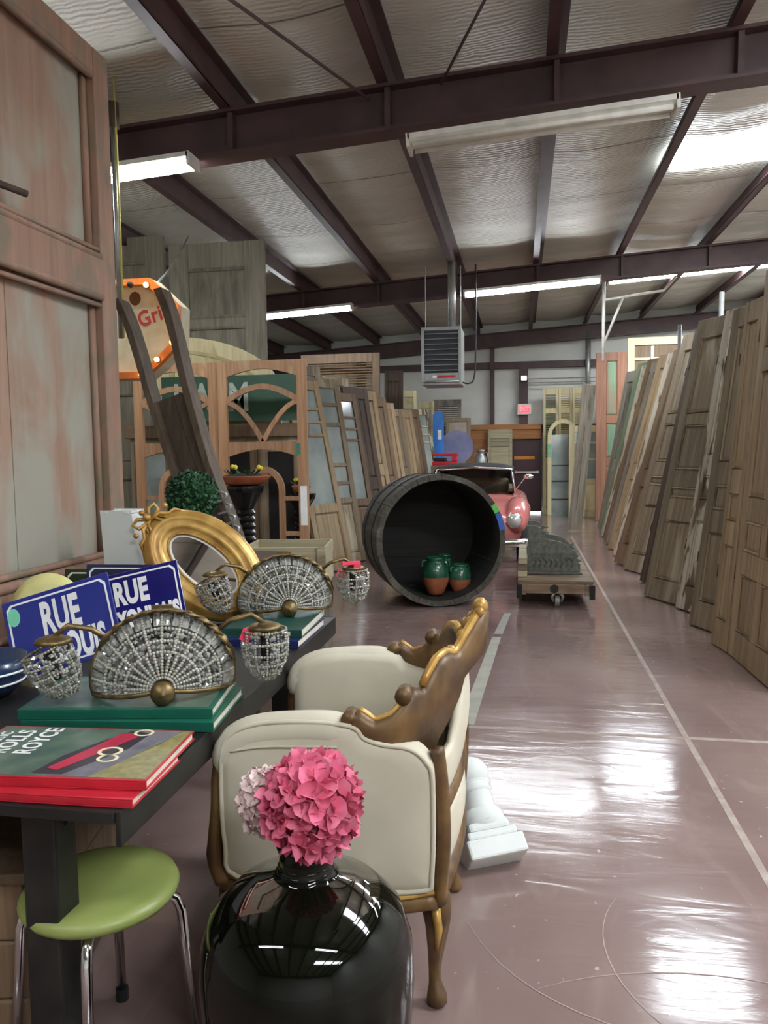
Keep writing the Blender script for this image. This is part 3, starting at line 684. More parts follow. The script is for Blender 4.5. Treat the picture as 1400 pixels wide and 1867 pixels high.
# ------------------------------------------------------------------ crystal sconces
m_crystal = plain('cut_crystal', (132, 132, 124), .08, 0.25, (186, 187, 180), 40, spec=1.0)
m_bead = plain('glass_bead', (154, 151, 138), .25, 0.1, (186, 184, 172), 60, spec=.8)
def sconce(label, x, y, z, yaw, seed):
    rnd = random.Random(seed)
    t = thing('crystal_sconce', label, 'wall sconce', (x, y, z), (0, 0, radians(yaw)), 'beaded crystal sconces')
    RX, RZ_, BY = .200, .190, .125
    def fp(r, th):       # a bulging fan; th 0..pi from right to left
        a = radians(-14) + (pi + radians(28)) * (th / pi)
        return Vector((RX * r * cos(a), -BY * max(0., 1 - r ** 2.2), .035 + RZ_ * r * (sin(a) if sin(a) > 0 else sin(a) * .75)))
    wires = MB(); beads = MB(); cry = MB(); pet = MB()
    def string(pts, r, step):
        # beads along a polyline
        acc = 0
        for a, b in zip(pts[:-1], pts[1:]):
            L = (b - a).length
            while acc < L: beads.ball(a + (b - a) * (acc / L), r, 6, 4); acc += step
            acc -= L
    for k in range(17):   # spokes near the rosette
        th = pi * k / 16; string([fp(.16 + .34 * i / 6, th) for i in range(7)], .0052, .0088)
    for r in (.5, .64, .79):
        string([fp(r, pi * i / 40) for i in range(41)], .0056, .0096)
    for k in range(13):
        th = pi * k / 12; string([fp(.5 + .5 * i / 8, th) for i in range(9)], .0052, .0094)
    for r0, r1, nk in ((.52, .63, 26), (.66, .78, 26)):
        for k in range(nk):
            for q in range(2):
                th = pi * (k + .3 + .4 * q + rnd.uniform(-.1, .1)) / nk; p = fp(r0 + (r1 - r0) * (.25 + .5 * rnd.random()), th)
                cry.octa(p + Vector((0, rnd.uniform(0, .012), 0)), rnd.uniform(.007, .011), Euler((rnd.random() * 3, rnd.random() * 3, 0)).to_matrix(), (1, .6, 1))
    for k in range(24):   # long leaf crystals along the outer arc
        th = pi * (k + .5) / 24; p0, p1 = fp(.82, th), fp(.99, th); d = (p1 - p0); c = (p0 + p1) / 2
        zax = d.normalized(); xax = zax.cross(Vector((0, -1, 0))).normalized(); yax = zax.cross(xax)
        pet.box(c, (.019, .004, d.length * .94), Matrix((xax, yax, zax)).transposed()); pet.octa(c - Vector((0, .004, 0)), 1, Matrix((xax, yax, zax)).transposed(), (.009, .005, d.length * .42))
    # the inner layer seen through the lattice
    for i in range(620):
        r = .2 + .75 * rnd.random(); th = pi * rnd.random(); p = fp(r, th); p.y = p.y * .55 + .01
        cry.octa(p, rnd.uniform(.006, .012), Euler((rnd.random() * 3, rnd.random() * 3, 0)).to_matrix())
    fan = obj('bead_lattice', beads, m_bead, t, smooth=True, kind='stuff'); obj('crystal_drops', cry, m_crystal, t, kind='stuff'); obj('leaf_crystals', pet, m_crystal, t, kind='stuff')
    arc = [fp(1.0, pi * i / 40) for i in range(41)]
    obj('brass_rim', MB().tube(arc, .006, 8), m_brass, t, smooth=True)
    low = [fp(1.0, 0)] + [fp(1 - i / 10, 0) + Vector((0, -.004, -.004)) for i in range(1, 10)] + [fp(.1, pi / 2) + Vector((0, 0, -.03))] + [fp(i / 10, pi) + Vector((0, -.004, -.004)) for i in range(1, 10)] + [fp(1.0, pi)]
    obj('lower_rim', MB().tube(low, .007, 8), m_brass, t, smooth=True)
    obj('back_bar', MB().b2(-.03, .03, .012, .02, .0, .24), m_brass, t)
    obj('rosette', MB().lathe([(0, -.016), (.018, -.014), (.03, -.006), (.034, 0), (.03, .02), (.0, .03)], 20, (0, -BY - .004, .024), Matrix.Rotation(radians(90), 3, 'X')), m_brass, t, smooth=True)
    # acanthus band on top
    lf = MB()
    for k in range(11):
        a = radians(30 + 12 * k); p = Vector((RX * cos(a) * .99, 0, .035 + RZ_ * sin(a))); q = Vector((RX * cos(a - .34) * 1.03, -.03, .035 + RZ_ * sin(a - .34) * 1.06))
        lf.tube([p, (p + q) / 2 + Vector((0, -.012, .006)), q], [.008, .015, .003], 6, flat=.5)
    obj('brass_leaves', lf, m_brass, t, smooth=True)
    # side arms with little baskets
    for s in (-1, 1):
        base = Vector((s * .29, -.02, .085 if s < 0 else .095))
        obj('arm', MB().tube([(s * .12, .0, .13), (s * .19, -.02, .19), (s * .25, -.025, .205), (s * .29, -.02, .175)], [.006, .008, .008, .006], 8), m_brass, t, smooth=True)
        obj('drip_leaf', MB().lathe([(0, .012), (.022, .01), (.045, .002), (.052, -.008), (.03, -.004), (0, 0)], 14, (s * .29, -.02, .168)), m_brass, t, smooth=True)
        Mx = Matrix.Rotation(radians(-24), 3, 'Y') if s < 0 else Matrix.Identity(3)
        cup = MB(); cc = MB()
        R0, HH = .062, .15
        def cp(u, a): 
            rr = R0 * (1.0 + .12 * sin(pi * u)) * sqrt(max(.0, 1 - u ** 2.6)); return Mx @ Vector((rr * cos(a), rr * sin(a), .06 - HH * u)) + base
        old = beads; beads = cup
        for u in (0, .22, .44, .64, .82): string([cp(u, 2 * pi * i / 24) for i in range(25)], .0044, .0085)
        for k in range(12): string([cp(i / 8 * .97, 2 * pi * k / 12) for i in range(9)], .0038, .008)
        for i in range(200):
            u, a = rnd.random() * .95, rnd.random() * 2 * pi; p = cp(u, a); cc.octa(p * 1.0, rnd.uniform(.005, .009), Euler((rnd.random() * 3, rnd.random() * 3, 0)).to_matrix())
        beads = old
        c_ = obj('candle_basket', cup, m_bead, t, smooth=True, kind='stuff'); obj('basket_crystals', cc, m_crystal, c_, kind='stuff')
        obj('candle_tube', MB().tube([Mx @ Vector((0, 0, -.03)) + base, Mx @ Vector((0, 0, .05)) + base], .014, 8), m_dark, t, smooth=True)
        obj('basket_rim', MB().tube([cp(0, 2 * pi * i / 20) for i in range(20)], .004, 6, closed=True), m_brass, t, smooth=True)
    obj('price_tag', MB().box((.235, -.03, .145), (.03, .004, .036), Matrix.Rotation(radians(25), 3, 'Y')), m_pinktag, t)
    return t
sconce('beaded crystal fan sconce standing on green books, the nearer of the two', -1.015, 2.03, BZ + .061, 24, 3)
s2 = sconce('beaded crystal fan sconce on bottle-green book at the table end, the farther of the two', -.985, 3.10, BZ + .073, 24, 5)
obj('red_bow', MB().box((.27, -.06, .19), (.07, .02, .012)).box((.30, -.05, .18), (.03, .03, .03)), m_pinktag, s2)

# ------------------------------------------------------------------ enamel street signs
m_blue = plain('enamel_blue', (48, 58, 140), .18, 0, (42, 50, 130), 2, coat=.5); m_navy = plain('enamel_dark_blue', (26, 24, 98), .18, coat=.5); m_midn = plain('enamel_midnight', (22, 30, 72), .2, coat=.5)
def sign(label, x, y, z, roll, tilt, yaw, w, h, mat, lines, border=True, notch=True):
    """x,y,z is the lower-left corner; local x along the width, z up the plate, front face to -y"""
    t = thing('street_sign', label, 'sign', (x, y, z), (0, 0, 0), 'enamel street signs on the black table')
    t.rotation_euler = (Matrix.Rotation(radians(yaw), 3, 'Z') @ Matrix.Rotation(radians(-tilt), 3, 'X') @ Matrix.Rotation(radians(-roll), 3, 'Y')).to_euler()
    obj('plate', MB().b2(0, w, 0, .006, 0, h), mat, t, bevel=.003)
    if border:
        e, q, k = .014, .006, .016
        def ring(e):
            return [(e + k, e), (w - e - k, e), (w - e - k * .4, e + k * .6), (w - e, e + k), (w - e, h - e - k), (w - e - k * .4, h - e - k * .6), (w - e - k, h - e), (e + k, h - e), (e + k * .4, h - e - k * .6), (e, h - e - k), (e, e + k), (e + k * .4, e + k * .6)]
        obj('border_line', MB().band(ring(e), ring(e + q), 'y', -.0012, 0, True), m_white, t)
    for txt, cx, cz, sz, xs in lines:
        tb = text_mb(txt, sz, .0055, xs); tb.xf(Matrix.Rotation(radians(90), 4, 'X')); obj('lettering', tb.shift((cx, -.001, cz)), m_white, t)
    return t
s1 = sign('lighter blue enamel street sign reading RUE with a mint sticker, front of the pile', -1.612, 2.19, TZ + .004, 17, 14, 4, .375, .262, m_blue, [('RUE', .192, .168, .145, .5), ('LOUIS', .245, .06, .12, .5)])
st = [( .035 + .022 * cos(2 * pi * i / 20), .205 + .030 * sin(2 * pi * i / 20)) for i in range(20)]
obj('sticker', MB().prism(st, 'y', -.0018, -.0012), plain('mint_sticker', (120, 206, 168), .6), s1)
sign('dark blue enamel street sign reading RUE LYONNAIS leaning behind the lighter one', -1.635, 2.60, TZ + .005, 13, 14, 8, .42, .25, m_navy, [('RUE', .225, .165, .12, .6), ('LYONNAIS', .265, .066, .085, .62)])
sign('midnight blue sign with one white line, upright at the back of the sign pile', -1.80, 2.90, TZ + .004, 0, 8, 4, .32, .275, m_midn, [], True)
sign('small dark green plate behind the blue signs', -1.93, 2.955, TZ + .004, 0, 6, 4, .22, .245, plain('enamel_green', (34, 52, 30), .3), [], True)
t = thing('round_plate', 'pale yellow round plate standing behind the mint-stickered sign', 'plate', (-1.80, 2.63, TZ + .002), (radians(-12), 0, radians(12)))
obj('dish', MB().lathe([(0, .006), (.09, .004), (.14, -.004), (.142, .002), (.10, .012), (0, .014)], 28, (0, 0, .142), Matrix.Rotation(radians(90), 3, 'X')), plain('pale_yellow_glaze', (214, 208, 140), .4), t, smooth=True)
t = thing('banded_bowl', 'dark blue bowl with white bands at the table edge', 'bowl', (-1.62, 2.06, TZ + .001))
obj('bowl_body', MB().lathe([(0, 0), (.07, .0), (.10, .03), (.125, .075), (.13, .12), (.122, .12), (.09, .04), (0, .015)], 28), plain('deep_blue_glaze', (20, 44, 74), .25, coat=.4), t, smooth=True)
for z_, r_ in ((.05, .115), (.085, .1295)): obj('band', MB().lathe([(r_, z_ - .003), (r_ + .003, z_), (r_, z_ + .004)], 28), m_white, t, smooth=True)

# ------------------------------------------------------------------ oval gilt mirror
t = thing('oval_mirror', 'oval gilt mirror with a carved bow on top, leaning on the table', 'mirror', (-1.365, 3.14, 1.008))
t.rotation_euler = (Matrix.Rotation(radians(20), 3, 'Z') @ Matrix.Rotation(radians(-18), 3, 'X') @ Matrix.Rotation(radians(-48), 3, 'Y')).to_euler()
A, B = .205, .30
def ell(k, n=48): return [(A * k * cos(2 * pi * i / n) if k <= 0 else (A + k) * cos(2 * pi * i / n), (B + k) * sin(2 * pi * i / n)) for i in range(n)]
prof = [(-.12, -.006), (-.112, -.018), (-.098, -.014), (-.088, -.022), (-.074, -.03), (-.066, -.024), (-.05, -.036), (-.034, -.038), (-.024, -.026), (-.014, -.024), (-.004, -.014), (0, -.004), (0, .02), (-.09, .02)]
mb = MB(); vs = []; n_ = 56
for i in range(n_):
    c_, s_ = cos(2 * pi * i / n_), sin(2 * pi * i / n_)
    for k_, y_ in prof: vs.append(((A + k_) * c_, y_, (B + k_) * s_))
m_ = len(prof); mb.add(vs, [(i * m_ + q, ((i + 1) % n_) * m_ + q, ((i + 1) % n_) * m_ + q + 1, i * m_ + q + 1) for i in range(n_) for q in range(m_ - 1)])
obj('frame', mb, m_gold, t, smooth=True)
bd_ = MB()
for i in range(110): a = 2 * pi * i / 110; bd_.ball(((A - .114) * cos(a), -.019, (B - .114) * sin(a)), .0055, 6, 4)
obj('bead_moulding', bd_, m_gold, t, smooth=True, kind='stuff')
obj('bevel_ring', MB().band([((A - .118) * cos(2 * pi * i / 48), (B - .118) * sin(2 * pi * i / 48)) for i in range(48)], [((A - .128) * cos(2 * pi * i / 48), (B - .128) * sin(2 * pi * i / 48)) for i in range(48)], 'y', -.0065, -.004, True), m_white, t)
obj('glass', MB().prism([((A - .118) * cos(2 * pi * i / 48), (B - .118) * sin(2 * pi * i / 48)) for i in range(48)], 'y', -.004, 0), m_mirror, t)
cr = MB()
for s in (-1, 1):
    cr.tube([(0, -.02, B + .01), (s * .035, -.03, B + .045), (s * .065, -.028, B + .04), (s * .06, -.024, B + .012), (s * .02, -.024, B + .004)], .009, 7)
    cr.tube([(0, -.02, B + .005), (s * .05, -.028, B - .005), (s * .075, -.022, B - .035), (s * .105, -.022, B - .04), (s * .12, -.018, B - .065)], [.010, .010, .009, .008, .005], 7)
    cr.tube([(s * .02, -.03, B - .0), (s * .028, -.035, B - .03), (s * .05, -.034, B - .045), (s * .04, -.03, B - .015)], .006, 6)
    cr.ball((s * .09, -.026, B + .0), .012, 8, 6)
cr.ball((0, -.032, B + .02), .018, 10, 6); cr.ball((0, -.03, B + .05), .013, 8, 6)
obj('bow_crest', cr, m_gold, t, smooth=True)

# ------------------------------------------------------------------ white plaster block behind the signs
t = thing('plaster_block', 'tall off-white plaster block standing behind the blue signs', 'ornament', (-1.735, 3.17, TZ + .003))
obj('shaft', MB().prism([(-.07, 0), (.10, 0), (.085, .16), (.075, .28), (.055, .36), (.04, .475), (-.085, .475), (-.075, .3)], 'y', -.06, .06), m_plaster, t, bevel=.012)
obj('top_lip', MB().b2(-.085, -.06, -.062, .062, .47, .482).b2(.015, .042, -.062, .062, .47, .482), m_plaster, t, bevel=.003)

# ------------------------------------------------------------------ green stool under the table
t = thing('round_stool', 'round stool with lime green seat and chrome legs under the table', 'stool', (-1.005, 1.64, 0))
obj('seat', MB().lathe([(0, .425), (.165, .425), (.180, .432), (.186, .445), (.180, .458), (.160, .466), (.08, .461), (0, .459)], 40), plain('lime_vinyl', (142, 152, 84), .4, 0, (130, 142, 76), 3), t, smooth=True)
for a in (20, 110, 200, 290):
    c_, s_ = cos(radians(a)), sin(radians(a))
    lg = obj('leg', MB().tube([(.06 * c_, .06 * s_, .418), (.15 * c_, .15 * s_, .416), (.176 * c_, .176 * s_, .40), (.187 * c_, .187 * s_, .37), (.215 * c_, .215 * s_, .02)], .0125, 10), m_chrome, t, smooth=True)
    obj('rubber_foot', MB().tube([(.216 * c_, .216 * s_, .035), (.2165 * c_, .2165 * s_, 0)], .017, 10), m_rubber, lg)
t = thing('wooden_chest', 'brown wooden chest pushed under the black table', 'chest', (-1.55, 1.95, 0), (0, 0, radians(12)))
for i in range(3): obj('board', MB().b2(-.28, .28, -.42, .42, .02 + i * .15, .166 + i * .15), w_brown, t, bevel=.006)
obj('lid', MB().b2(-.30, .30, -.44, .44, .47, .50), w_brown, t, bevel=.006); obj('plinth', MB().b2(-.29, .29, -.43, .43, 0, .02), w_dark, t)

# ------------------------------------------------------------------ big dark glass vase with hydrangeas
VX, VY = -.432, 1.455
t = thing('glass_vase', 'large glossy dark green glass vase in front of the armchair', 'vase', (VX, VY, 0))
vp = [(.0, .0), (.12, .0), (.15, .01), (.175, .06), (.195, .16), (.212, .30), (.220, .42), (.216, .50), (.196, .56), (.155, .602), (.105, .625), (.070, .638), (.058, .650), (.054, .665), (.0535, .69), (.058, .696), (.060, .705), (.056, .713)]
vin = [(r - .006, z + .004) for r, z in vp[1:]][::-1]
mg, ntg, bg = newmat('dark_bottle_glass'); bg.inputs['Base Color'].default_value = lin((12, 15, 8)); bg.inputs['Roughness'].default_value = .03; bg.inputs['Transmission Weight'].default_value = .3; bg.inputs['IOR'].default_value = 1.5; bg.inputs['Coat Weight'].default_value = 0; bg.inputs['Specular IOR Level'].default_value = .26; bg.inputs['Coat Roughness'].default_value = .02
obj('body', MB().lathe(vp + vin + [(0, .006)], 64), mg, t, smooth=True)
for z_, r_ in ((.652, .060), (.662, .057)): obj('neck_ring', MB().lathe([(r_ - .003, z_ - .003), (r_, z_), (r_ - .003, z_ + .003)], 40), mg, t, smooth=True)

def floret_mesh(name, mat, sz, seed):
    rnd = random.Random(seed); mb = MB()
    for k in range(4):
        a0 = pi / 2 * k + rnd.uniform(-.12, .12); lift = rnd.uniform(.05, .5)
        def pt(u, v):
            w = (.12 + 1.5 * u * (1.22 - u)) * .9 * (v - .5) * 2 * (1 if u < .99 else .62)
            r = u; z = lift * u * u + .22 * (abs(v - .5) * 2) ** 2 * u + .10 * sin(3 * u + 5 * v + k)
            x = r; y = w
            return (sz * (x * cos(a0) - y * sin(a0)), sz * (x * sin(a0) + y * cos(a0)), sz * (z - .1))
        mb.grid(pt, 4, 4)
    mb.ball((0, 0, .0), sz * .14, 6, 4)
    me = mb.mesh(name, True); me.materials.append(mat); return me
def hydrangea(label, c, R, mat, n, sz, stem_to, sq=(1, 1, 1)):
    t = thing('hydrangea', label, 'flower', c, (0, 0, 0), 'hydrangea blooms in the dark vase')
    ms = [floret_mesh('floret', mat, sz * f, k) for k, f in enumerate((.9, 1.0, 1.1, 1.0))]
    for i in range(n):
        z = 1 - 2 * (i + .5) / n; th = i * 2.39996; r = sqrt(1 - z * z)
        d = Vector((r * cos(th), r * sin(th), z)); p = Vector((d.x * sq[0], d.y * sq[1], d.z * sq[2])) * R * random.uniform(.84, 1.0)
        o = obj('floret', ms[i % 4], None, t, loc=p)
        q = d.to_track_quat('Z', 'Y'); e = (q.to_matrix() @ Matrix.Rotation(random.random() * 6, 3, 'Z') @ Matrix.Rotation(random.uniform(-.35, .35), 3, 'X')).to_euler(); o.rotation_euler = e
    obj('core', MB().ball((0, 0, 0), R * .8, 14, 9, sq), mat, t, smooth=True)
    obj('stem', MB().tube([(0, 0, -R * .6), tuple((Vector(stem_to) - Vector(c)) * .6 + Vector((0, 0, -R * .2))), tuple(Vector(stem_to) - Vector(c))], .006, 7), m_leaf, t, smooth=True)
    return t
hydrangea('full deep pink hydrangea head drooping over the vase neck', (VX + .022, VY - .015, .795), .088, m_pink, 84, .037, (VX, VY, .62), (1, .95, 1.05))
hydrangea('smaller blush white hydrangea tucked behind the pink one', (VX - .105, VY + .05, .762), .058, m_blush, 56, .022, (VX - .01, VY + .01, .62), (.8, .8, 1.15))
# ------------------------------------------------------------------ gilt tub armchair
t = thing('tub_armchair', 'cream tub armchair with carved gilt frame beside the black table', 'armchair', (-.462, 2.24, 0))
def sm(pts, n=4, closed=False):
    # Catmull-Rom smoothing of a polyline
    P = [Vector(p) for p in pts]; out = []; m = len(P); R = range(m if closed else m - 1)
    for i in R:
        p0 = P[i - 1] if (closed or i > 0) else P[0]; p1 = P[i]; p2 = P[(i + 1) % m]; p3 = P[(i + 2) % m] if (closed or i + 2 < m) else P[-1]
        for k in range(n):
            q = k / n; out.append(0.5 * ((2 * p1) + (p2 - p0) * q + (2 * p0 - 5 * p1 + 4 * p2 - p3) * q * q + (3 * p1 - p0 - 3 * p2 + p3) * q ** 3))
    if not closed: out.append(P[-1])
    return out
outl = [(-.285, .365), (.0, .355), (.215, .37), (.245, .42), (.248, .66), (.232, .715), (.19, .748), (.12, .755), (.07, .77), (.035, .80), (-.10, .805), (-.23, .79), (-.31, .74), (-.325, .62), (-.318, .45)]
so = [(p.x, p.y) for p in sm([(x, z, 0) for x, z in outl], 4, True)]
cxo = sum(p[0] for p in so) / len(so); czo = sum(p[1] for p in so) / len(so)
for s in (-1, 1):
    mb = MB(); n_ = len(so)
    ys = [(.372, .90), (.380, .80), (.372, .985), (.36, 1.0), (.31, 1.0), (.292, .97), (.286, .86)]
    ys = [(.383, .72), (.380, .90), (.372, .975), (.36, 1.0), (.31, 1.0), (.292, .97), (.283, .86)]
    vs = [((x - cxo) * k + cxo, s * y, (z - czo) * k + czo) for y, k in ys for x, z in so]
    fs = [(r * n_ + i, r * n_ + (i + 1) % n_, (r + 1) * n_ + (i + 1) % n_, (r + 1) * n_ + i) for r in range(len(ys) - 1) for i in range(n_)]
    fs += [tuple(range(n_))[::-1], tuple(range((len(ys) - 1) * n_, len(ys) * n_))]
    sp = obj('side_panel', mb.add(vs, fs), m_cream, t, smooth=True)
    obj('piping', MB().tube([((x - cxo) * .985 + cxo, s * .374, (z - czo) * .985 + czo) for x, z in so], .0065, 6, closed=True), m_cream, sp, smooth=True)
    obj('arm_pad', MB().tube(sm([(-.318, s * .336, .645), (-.308, s * .336, .70), (-.24, s * .337, .752), (-.10, s * .338, .772), (.0, s * .338, .772), (.06, s * .338, .752)], 4), [.03, .034, .04, .044, .046, .047] + [.048] * 10 + [.045, .04, .034, .028, .02], 12), m_cream, t, smooth=True)
    obj('arm_seam', MB().tube(sm([(-.29, s * .381, .715), (-.2, s * .386, .735), (-.08, s * .386, .742), (.0, s * .385, .745)], 3), .0035, 6), m_cream, t, smooth=True)
    # gilt rails and posts
    obj('seat_rail', MB().tube(sm([(-.33, s * .345, .335), (-.1, s * .365, .318), (.1, s * .362, .318), (.25, s * .34, .335)], 4), .024, 8), m_oldgold, t, smooth=True)
    obj('seat_rail_bead', MB().tube(sm([(-.33, s * .352, .362), (-.1, s * .385, .346), (.1, s * .382, .346), (.25, s * .35, .362)], 4), .008, 6), m_gold, t, smooth=True)
    obj('front_post', MB().tube(sm([(-.33, s * .35, .34), (-.352, s * .352, .42), (-.34, s * .35, .55), (-.335, s * .345, .68), (-.322, s * .34, .72)], 4), [.026] * 5 + [.022] * 6 + [.018] * 6, 8), m_oldgold, t, smooth=True)
    obj('back_post', MB().tube(sm([(.256, s * .345, .33), (.268, s * .345, .5), (.262, s * .335, .64), (.25, s * .325, .735)], 4), .019, 8), m_oldgold, t, smooth=True)
    for lx, ly, nm in ((.232, .275, 'rear'), (-.30, .29, 'front')):
        dx = .012 if lx > 0 else -.03
        lg = obj('leg', MB().tube(sm([(lx, s * ly, .335), (lx + dx, s * (ly + .012), .26), (lx + dx * .6, s * ly, .17), (lx + dx * .1, s * (ly - .01), .09), (lx + dx * .5, s * ly, .035), (lx + dx * .9, s * ly, .0)], 4), [.040, .041, .042, .041, .038, .034, .031, .028, .025, .022, .020, .018, .017, .017, .018, .021, .025, .028, .029, .027, .02], 10), m_oldgold, t, smooth=True)
        obj('carving', MB().tube([(lx + dx, s * (ly + .05), .30), (lx + dx * 1.6, s * (ly + .045), .24), (lx + dx, s * (ly + .03), .17)], [.014, .012, .004], 6), m_gold, lg, smooth=True)
# back: outer and inner upholstery on a curve
def bx_(y, z=.34): return .232 + (.03 + .025 * max(0, min(1, (z - .5) / .45))) * cos(pi * y / .72)
def topz(y): return .70 + .185 * max(0., cos(pi * min(abs(y), .2) / .4)) ** 1.3
def back(off_, z0f, z1f, nu=20, nv=6):
    def fn(u, v):
        y = -.325 + .65 * u; z0, z1 = z0f(y), z1f(y); z = z0 + (z1 - z0) * v
        return (bx_(y, z) + off_ * (1 if off_ > 0 else 1) + .014 * sin(pi * v) * sin(pi * u) * (1 if off_ > -.01 else -1), y, z)
    return MB().grid(fn, nu, nv)
obj('outer_back_upper', back(.012, lambda y: .585, topz), m_cream, t, smooth=True, solid=.02)
obj('outer_back_lower', back(.012, lambda y: .37, lambda y: .525), m_cream, t, smooth=True, solid=.02)
obj('inner_back', back(-.055, lambda y: .40, lambda y: topz(y) + .0), m_cream, t, smooth=True, solid=.05)
for z0, r in ((.553, .026), (.335, .028)):
    obj('back_rail', MB().tube([(bx_(-.34 + .68 * i / 20, z0) + .008, -.34 + .68 * i / 20, z0) for i in range(21)], r, 8), m_oldgold, t, smooth=True)
# carved crest
pl = sm([(.035, -.352, 0), (.10, -.348, 0), (.166, -.318, 0), (.225, -.225, 0), (.29, -.11, 0), (.345, 0, 0), (.29, .11, 0), (.225, .225, 0), (.166, .318, 0), (.10, .348, 0), (.035, .352, 0)], 6)
def crest_top(q):   # q 0 at the arm, 1 at the centre
    K = [(0, .815), (.06, .838), (.12, .826), (.18, .808), (.30, .822), (.38, .85), (.42, .878), (.47, .882), (.52, .862), (.56, .895), (.64, .938), (.70, .945), (.76, .93), (.80, .95), (.9, 1.005), (1.0, 1.045)]
    for (a, za), (b, zb) in zip(K[:-1], K[1:]):
        if q <= b: 
            f_ = (q - a) / (b - a); return za + (zb - za) * f_
    return K[-1][1]
mb = MB(); vs = []; N_ = len(pl)
for i, p in enumerate(pl):
    q = 1 - abs(2 * i / (N_ - 1) - 1); zt = crest_top(q); zb = .77 - .085 * sin(pi * min(1, q * 1.25)) ** .5 + max(0, q - .55) * .36
    d = (pl[min(i + 1, N_ - 1)] - pl[max(i - 1, 0)]).normalized(); nn = Vector((d.y, -d.x, 0))
    for off_, z in ((-.014, zb), (.02, zb), (.026, zt - .02), (.012, zt), (-.008, zt), (-.018, zt - .02)): vs.append(p + nn * off_ + Vector((0, 0, z)))
mb.add(vs, [(i * 6 + k, i * 6 + (k + 1) % 6, (i + 1) * 6 + (k + 1) % 6, (i + 1) * 6 + k) for i in range(N_ - 1) for k in range(6)] + [(5, 4, 3, 2, 1, 0), tuple((N_ - 1) * 6 + k for k in range(6))])
cr = obj('crest_rail', mb, m_oldgold, t, smooth=True)
for s in (-1, 1):
    obj('scroll', MB().tube([(.03, s * .325, .812), (.03, s * .372, .812)], .022, 12), m_oldgold, cr, smooth=True)
    obj('scroll', MB().tube([(.165, s * .29, .868), (.165, s * .34, .868)], .022, 12), m_oldgold, cr, smooth=True)
    obj('highlight_moulding', MB().tube([pl[i if s < 0 else N_ - 1 - i] + Vector((0, 0, crest_top(1 - abs(2 * i / (N_ - 1) - 1)) + .002)) for i in range(16, N_ // 2 + 1)], .012, 7), m_gold, cr, smooth=True)
    obj('arm_gilding', MB().tube([pl[i if s < 0 else N_ - 1 - i] + Vector((0, 0, crest_top(1 - abs(2 * i / (N_ - 1) - 1)) + .001)) for i in range(2, 14)], .008, 7), m_gold, cr, smooth=True)
    obj('flower_carving', MB().ball((.30, s * .08, .97), .02, 8, 6).ball((.27, s * .13, .94), .016, 8, 6).ball((.32, s * .04, 1.0), .018, 8, 6), m_gold, cr, smooth=True)
obj('finial', MB().ball((.345, 0, 1.04), .024, 10, 7, (1, 1.2, 1.1)).ball((.345, -.035, 1.03), .014, 8, 6).ball((.345, .035, 1.03), .014, 8, 6), m_gold, cr, smooth=True)
obj('seat_cushion', MB().b2(-.31, .24, -.28, .28, .345, .47), m_cream, t, bevel=.035)
obj('front_rail', MB().tube(sm([(-.33, -.34, .335), (-.365, 0, .325), (-.33, .34, .335)], 6), .026, 8), m_oldgold, t, smooth=True)

# ------------------------------------------------------------------ white plaster corbel on the floor
t = thing('plaster_corbel', 'white plaster baluster foot with square plinth lying tilted on the floor', 'ornament', (-.098, 2.70, .062))
ax = Vector((-.26, .5, .50)).normalized(); xa = Vector((.92, .30, -.05)); xa = (xa - ax * xa.dot(ax)).normalized(); ya = ax.cross(xa)
t.rotation_euler = Matrix((xa, ya, ax)).transposed().to_euler(); t.scale = (1.22, 1.22, 1.0)
obj('plinth', MB().b2(-.09, .09, -.05, .085, -.05, .02), m_plaster, t, bevel=.008)
obj('plinth_step', MB().b2(-.078, .078, -.042, .078, .02, .05), m_plaster, t, bevel=.008)
obj('plinth_cap', MB().b2(-.066, .066, -.034, .068, .05, .085), m_plaster, t, bevel=.012)
obj('leaf_pad', MB().ball((0, .008, .105), .064, 14, 9, (1.05, .85, .9)), m_plaster, t, smooth=True)
obj('neck', MB().tube([(0, .015, .09), (0, .01, .15), (0, .0, .2), (0, -.01, .26)], [.058, .048, .046, .05], 16), m_plaster, t, smooth=True)
for z_, r_ in ((.205, .055), (.232, .058)): obj('ring', MB().lathe([(r_ - .012, z_ - .012), (r_, z_), (r_ - .012, z_ + .012)], 20), m_plaster, t, smooth=True)
obj('ball_end', MB().ball((0, -.006, .272), .06, 18, 12, (1, 1, 1.15)), m_plaster, t, smooth=True)

# ------------------------------------------------------------------ topiary on a dark trunk
t = thing('dark_trunk', 'dark wooden trunk standing behind the black table', 'trunk', (-1.93, 4.25, 0))
for z0, z1 in ((.0, .28), (.285, .56), (.565, .84)): obj('board', MB().b2(-.5, .5, -.26, .26, z0, z1), w_dark, t, bevel=.006)
obj('lid', MB().b2(-.52, .52, -.28, .28, .84, .885), w_dark, t, bevel=.008)
t = thing('topiary_ball', 'clipped green topiary ball in a green glazed pot with handles', 'plant', (-1.885, 4.2, .887))
obj('pot', MB().lathe([(0, 0), (.085, 0), (.09, .012), (.075, .03), (.095, .09), (.118, .17), (.124, .215), (.132, .222), (.132, .236), (.118, .238), (.108, .2), (0, .19)], 28), m_gglaze, t, smooth=True)
for s in (-1, 1): obj('handle', MB().tube(sm([(s * .118, 0, .20), (s * .155, 0, .205), (s * .162, 0, .165), (s * .135, 0, .12), (s * .105, 0, .11)], 4), .010, 8), m_gglaze, t, smooth=True)
rnd = random.Random(11); lf = MB()
